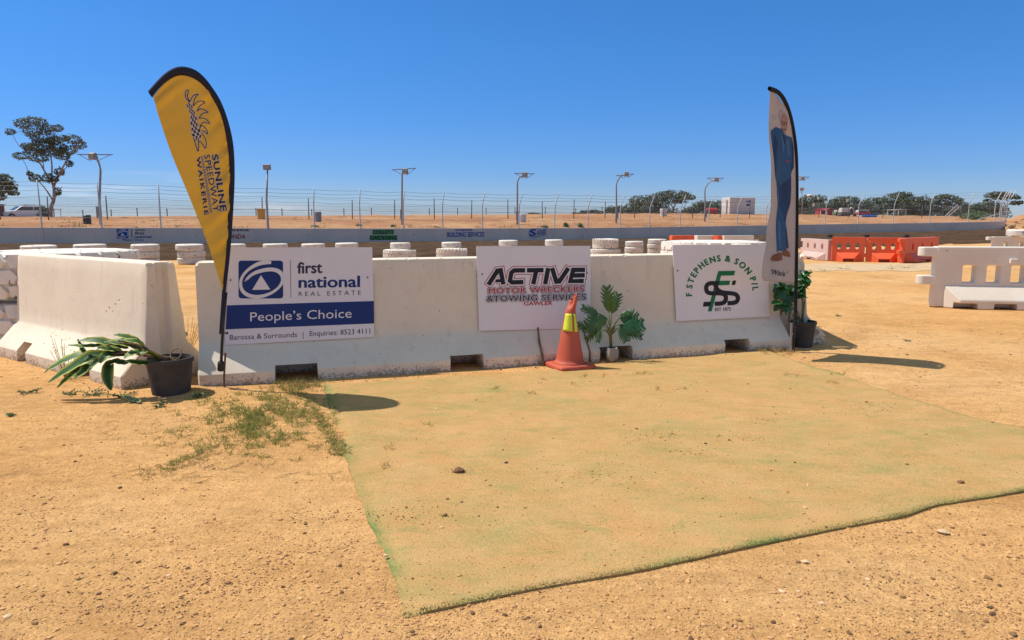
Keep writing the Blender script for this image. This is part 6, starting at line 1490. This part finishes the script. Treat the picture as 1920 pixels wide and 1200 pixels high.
for px, py, r in ((225, 915, .017), (375, 905, .014), (555, 906, .013), (573, 982, .016), (124, 1023, .017), (215, 1076, .017), (259, 1055, .013), (80, 1117, .013), (163, 1150, .014), (427, 1094, .020), (530, 1101, .012), (525, 1036, .011), (90, 1040, .01), (354, 1024, .008), (141, 864, .014), (190, 830, .011), (1193, 806, .018), (1323, 835, .014), (1367, 829, .014), (1348, 820, .012), (1260, 816, .012), (932, 955, .013), (949, 872, .017), (838, 940, .014), (866, 946, .012), (835, 970, .018), (762, 956, .011), (1490, 872, .011), (1445, 887, .013), (1453, 868, .011), (1700, 875, .015), (1481, 733, .014), (1624, 758, .018), (1590, 1056, .01), (1450, 1170, .014), (1592, 1192, .015), (1800, 910, .026), (1386, 1166, .016), (1860, 1152, .018), (1900, 1190, .02), (1852, 1083, .02), (1533, 1043, .012), (1423, 1084, .012)):
    p = G(px, py); stone(p.x, p.y, r * .68, rnd.choice((.02, .1, .2, .3)), .15)
for px, py, r in ((1510, 1056, .030), (1466, 1112, .024), (1496, 1112, .014), (1502, 1090, .015), (1627, 1090, .018), (1540, 1135, .02), (1515, 914, .014), (1510, 955, .02), (230, 1024, .016), (66, 1100, .016), (15, 1155, .024), (316, 1080, .016), (1786, 1002, .018), (1676, 747, .016), (1480, 775, .014), (1400, 808, .01)):
    p = G(px, py); stone(p.x, p.y, r * .6, rnd.choice((.72, .8, .86)), .42)
for cx_, cy_, n_, sp_ in ((860, 888, 30, .045), (1240, 822, 90, .16), (1400, 825, 40, .09), (1120, 895, 70, .2), (1300, 850, 40, .12), (780, 970, 60, .14), (1430, 790, 30, .1), (600, 965, 60, .1), (345, 1105, 160, .16), (450, 1080, 90, .16), (270, 1145, 120, .14), (610, 1030, 50, .09), (525, 1060, 40, .08), (1850, 1140, 160, .14), (1700, 1010, 140, .2), (1640, 1090, 70, .1), (1560, 1130, 50, .08), (1640, 770, 70, .2)):
    c = G(cx_, cy_)
    for k in range(n_): stone(c.x + rnd.gauss(0, sp_), c.y + rnd.gauss(0, sp_ * .5), rnd.uniform(.0022, .005), rnd.choice((.0, .05, .12, .2, .3, .5)), .15)
go = mb.build('gravel', M['gravel'], None, fixn=False); tag(go, 'pebbles and small clods strewn over the sandy dirt and the mat', 'gravel', kind='stuff')
def clod(px, py, s, label, sd):
    p = G(px, py); t = MB(); rock(t, (0, 0, 0), s, sd, 3, .05, .75)
    for k in range(5): a = random.random() * 6.28; rock(t, (s * 1.1 * math.cos(a), s * .8 * math.sin(a), -s * .2), s * random.uniform(.2, .45), sd + k, 2, .08)
    t.v = [v + Vector((p.x, p.y, top_z(p.x, p.y) + s * .45)) for v in t.v]; tag(t.build('dirt_clod', M['gravel'], None), label, 'clod')
clod(861, 889, .024, 'dark crumbly dirt clod on the front left part of the turf mat', 1.5)
p = G(1768, 999); t = MB(); rock(t, (p.x, p.y, .006), .022, 4.7, 3, .9, .35); t.a = [.9] * len(t.v); tag(t.build('flat_stone', M['concrete_strip'], None), 'flat pale stone in the dirt at the lower right beyond the mat edge', 'stone')

# ------------------------------------------------------------------ grass and weeds
def blade(mb, p, q, L, w, bend=.5):
    sd = q.cross(Vector((random.uniform(-1, 1), random.uniform(-1, 1), .3))).normalized() * w; h = Vector((q.x, q.y, 0)); m = p + q * L * .55; e = p + q * L * .9 + h * L * bend * .5 - Vector((0, 0, L * bend * .25))
    mb.add([p - sd, p + sd, m + sd * .7, m - sd * .7, e], [(0, 1, 2, 3), (3, 2, 4)])
def tuft(mb, px, py, n, L, spread, straight=.8, w=.0022):
    c = G(px, py)
    for k in range(n):
        x, y = c.x + random.gauss(0, spread), c.y + random.gauss(0, spread * .8); q = Vector((random.gauss(0, 1), random.gauss(0, 1), straight * random.uniform(.6, 2.2))).normalized(); blade(mb, Vector((x, y, top_z(x, y) - .004)), q, L * random.uniform(.5, 1.25), w, random.uniform(.2, .9))
gm, sm = MB(), MB()
def dens(px, py):
    return mnoise.noise(Vector((px * .018, py * .03, 3))) + .4 * mnoise.noise(Vector((px * .06, py * .09, 8)))
for k in range(1150):
    px = random.gauss(480, 70); py = random.gauss(792, 27)
    t = (px - 488) / 1.0
    if not (300 < px < 640 and 738 < py < 880): continue
    if dens(px, py) < random.uniform(-.25, .5): continue
    tuft(gm, px, py, 9, .058, .014, 1.0)
    if random.random() < .5: tuft(sm, px, py, 4, .045, .02, .35)
for k in range(170):       # runners along the mat edge and fanning out
    t = random.random(); px, py = 555 + 85 * t + random.gauss(0, 7), 725 + 130 * t + random.gauss(0, 5); tuft(gm, px, py, 7, .045, .014)
    if random.random() < .6: tuft(sm, px, py, 5, .05, .02, .5)
for k in range(90):
    t = random.random(); tuft(sm, 270 + 200 * t + random.gauss(0, 10), 895 - 75 * t + random.gauss(0, 7), 5, .05, .02, .4)
for k in range(60): px, py = random.gauss(330, 60), random.gauss(800, 30); tuft(sm if k % 3 else gm, px, py, 5, .045, .018, .5)
for k in range(70): t = random.random(); tuft(gm, 300 + 120 * t + random.gauss(0, 6), 885 - 60 * t + random.gauss(0, 4), 5, .045, .012)
for k in range(60): tuft(sm, 555 + random.gauss(0, 26), 722 + random.gauss(0, 6), 8, .07, .015, 1.6)
for k in range(50): tuft(gm, 560 + random.gauss(0, 30), 724 + random.gauss(0, 7), 8, .075, .014, 1.6)
tag(gm.build('grass', M['grass'], None, fixn=False), 'patchy green couch grass growing on the dirt left of the mat', 'grass', kind='stuff')
for k in range(60):        # dead runners on the sand
    px, py = random.gauss(430, 110), random.uniform(790, 905)
    if not 150 < px < 640: continue
    a = random.uniform(0, 6.28); p = G(px, py); L = random.uniform(.04, .16); pts = []; x, y = p.x, p.y
    for j in range(7):
        pts.append((x, y, top_z(x, y) + .004 + .006 * random.random())); a += random.gauss(0, .5); x += math.cos(a) * L / 6; y += math.sin(a) * L / 6
    sm.tube(pts, .0016, 4)
for k in range(55): tuft(sm, 1447 + random.gauss(0, 22), 659 + random.gauss(0, 5) , 9, .085, .02, 1.4)
for k in range(46): tuft(sm, random.uniform(600, 1420), 0, 0, .05, .01) if False else None
for k in range(120):
    t = random.random(); tuft(sm if random.random() < .6 else gm, 610 + 820 * t, 718 - 58 * t + random.gauss(0, 2.5) - 1, 5, .035, .02, 1.0)
for px, py in ((930, 733), (1080, 724), (1230, 733), (1274, 732), (1004, 741), (1018, 718), (1100, 709), (1140, 708), (1200, 704), (1220, 702), (1057, 698), (1480, 706), (1503, 704), (1580, 698), (730, 843), (720, 880), (800, 800), (630, 850), (1560, 720)):
    for j in range(3): tuft(sm, px + random.gauss(0, 7), py + random.gauss(0, 2), 6, .05, .012, 1.0)
tag(sm.build('dry_grass', M['straw'], None, fixn=False), 'dry straw grass and dead runners along the mat and the barrier feet', 'grass', kind='stuff')
def weed(px, py, n, L, label, kind='flat', cat='weed', mat='leaf', seed=0):
    c = G(px, py); c.z = top_z(c.x, c.y); o = thing('weed', tuple(c), label, cat, 'weeds in the dirt'); st, lf = MB(), MB()
    for k in range(n):
        a = random.random() * 6.28; el = random.uniform(.1, .5) if kind == 'flat' else random.uniform(.9, 1.5); q = Vector((math.cos(a) * math.cos(el), math.sin(a) * math.cos(el), math.sin(el))); LL = L * random.uniform(.5, 1)
        pts = [c, c + q * LL * .5 + Vector((0, 0, .01)), c + q * LL]; st.tube(pts, [.0036, .0028, .0016] if kind != 'flat' else [.0022, .0018, .001], 4)
        for j in range(int(7 if kind == 'flat' else 8)):
            t = random.uniform(.15, 1); p = c + q * LL * t; r = Vector((random.gauss(0, 1), random.gauss(0, 1), random.gauss(.3, .6))).normalized(); s_ = .018 if kind == 'flat' else .012; w_ = r.orthogonal().normalized() * s_ * .35
            lf.add([p, p + r * s_ * .5 + w_, p + r * s_ * 1.3, p + r * s_ * .5 - w_], [(0, 1, 2, 3)])
    st.build('stem', M['stem' if mat != 'straw' else 'straw'], o); lf.build('leaves', M[mat], o, fixn=False); return o
weed(52, 738, 9, .12, 'small flat weed in the bare dirt at the far left', mat='bush')
weed(128, 741, 7, .09, 'small flat weed just below the drooping striped leaves, left one', mat='bush')
weed(176, 742, 11, .16, 'spiky weed below the fallen striped plant, in front of the barrier foot', mat='bush')
weed(228, 746, 12, .16, 'leafy weed in front of the fallen plant just left of the black pot', mat='bush')
weed(372, 745, 11, .11, 'pale rosette weed in the dirt right of the black pot', mat='bush')
weed(300, 765, 7, .08, 'tiny weed in the shadow below the black pot', mat='bush')
weed(20, 779, 6, .06, 'tiny weed alone in the dirt at the left edge', mat='bush')
weed(1700, 640, 5, .07, 'tiny weed alone in the dirt right of the banner shadow', mat='bush')
weed(1570, 593, 6, .08, 'small weed in the open dirt beyond the end-on barrier', mat='bush')
weed(1583, 505, 9, .32, 'dark weed on the pale strip below the orange barriers, left one', mat='bush')
weed(1672, 505, 8, .30, 'low weed on the pale strip below the orange barriers, middle one', mat='bush')
weed(1697, 503, 10, .38, 'larger weed on the pale strip below the last orange barrier', mat='bush')
weed(1545, 508, 6, .25, 'small weed on the pale strip right of the banner', mat='bush')
w1 = weed(122, 710, 10, .50, 'tall dry weed with small yellow flowers against the left barrier', 'tall', mat='straw')
mb = MB(); c = w1.location
for k in range(16):
    a = random.random() * 6.28; p = c + Vector((math.cos(a) * random.uniform(.02, .16), math.sin(a) * .06, random.uniform(.15, .5)))
    for j in range(5): b = j * 1.257; mb.add([p, p + Vector((.008 * math.cos(b), -.004, .008 * math.sin(b))), p + Vector((.008 * math.cos(b + .7), -.004, .008 * math.sin(b + .7)))], [(0, 1, 2)])
mb.build('flowers', M['hivis'], w1, fixn=False)
weed(352, 672, 14, .62, 'tall wispy weed growing in the gap between the two left barriers', 'tall', mat='straw')
weed(430, 722, 4, .22, 'dead forked weed stalk beside the flag stake', 'tall', mat='straw')
weed(1183, 671, 9, .14, 'thin grassy weed beside the small pale pot', 'tall', mat='grass')
# dead stick leaning on the barrier under the middle sign
mb = MB(); mb.tube([G(1019, 688) + Vector((0, -.02, -.02)), D(1017, 665, G(1019, 688).y + .06), D(1011, 640, G(1019, 688).y + .17), D(1008.5, 614, G(1019, 688).y + .21)], [.014, .013, .012, .010], 8)
tag(mb.build('stick', M['twig'], None, smooth=True), 'grey dead stick propped upright against the barrier below the motor wreckers sign', 'stick')
mb = MB(); p = G(640, 716); mb.tube([p + Vector((-.02, 0, .02)), p + Vector((.0, 0, .05)), p + Vector((.025, 0, .03))], [.004, .011, .003], 6); tag(mb.build('dead_leaf', M['twig'], None), 'curled brown dead leaf on the mat edge right of the first slot', 'leaf')
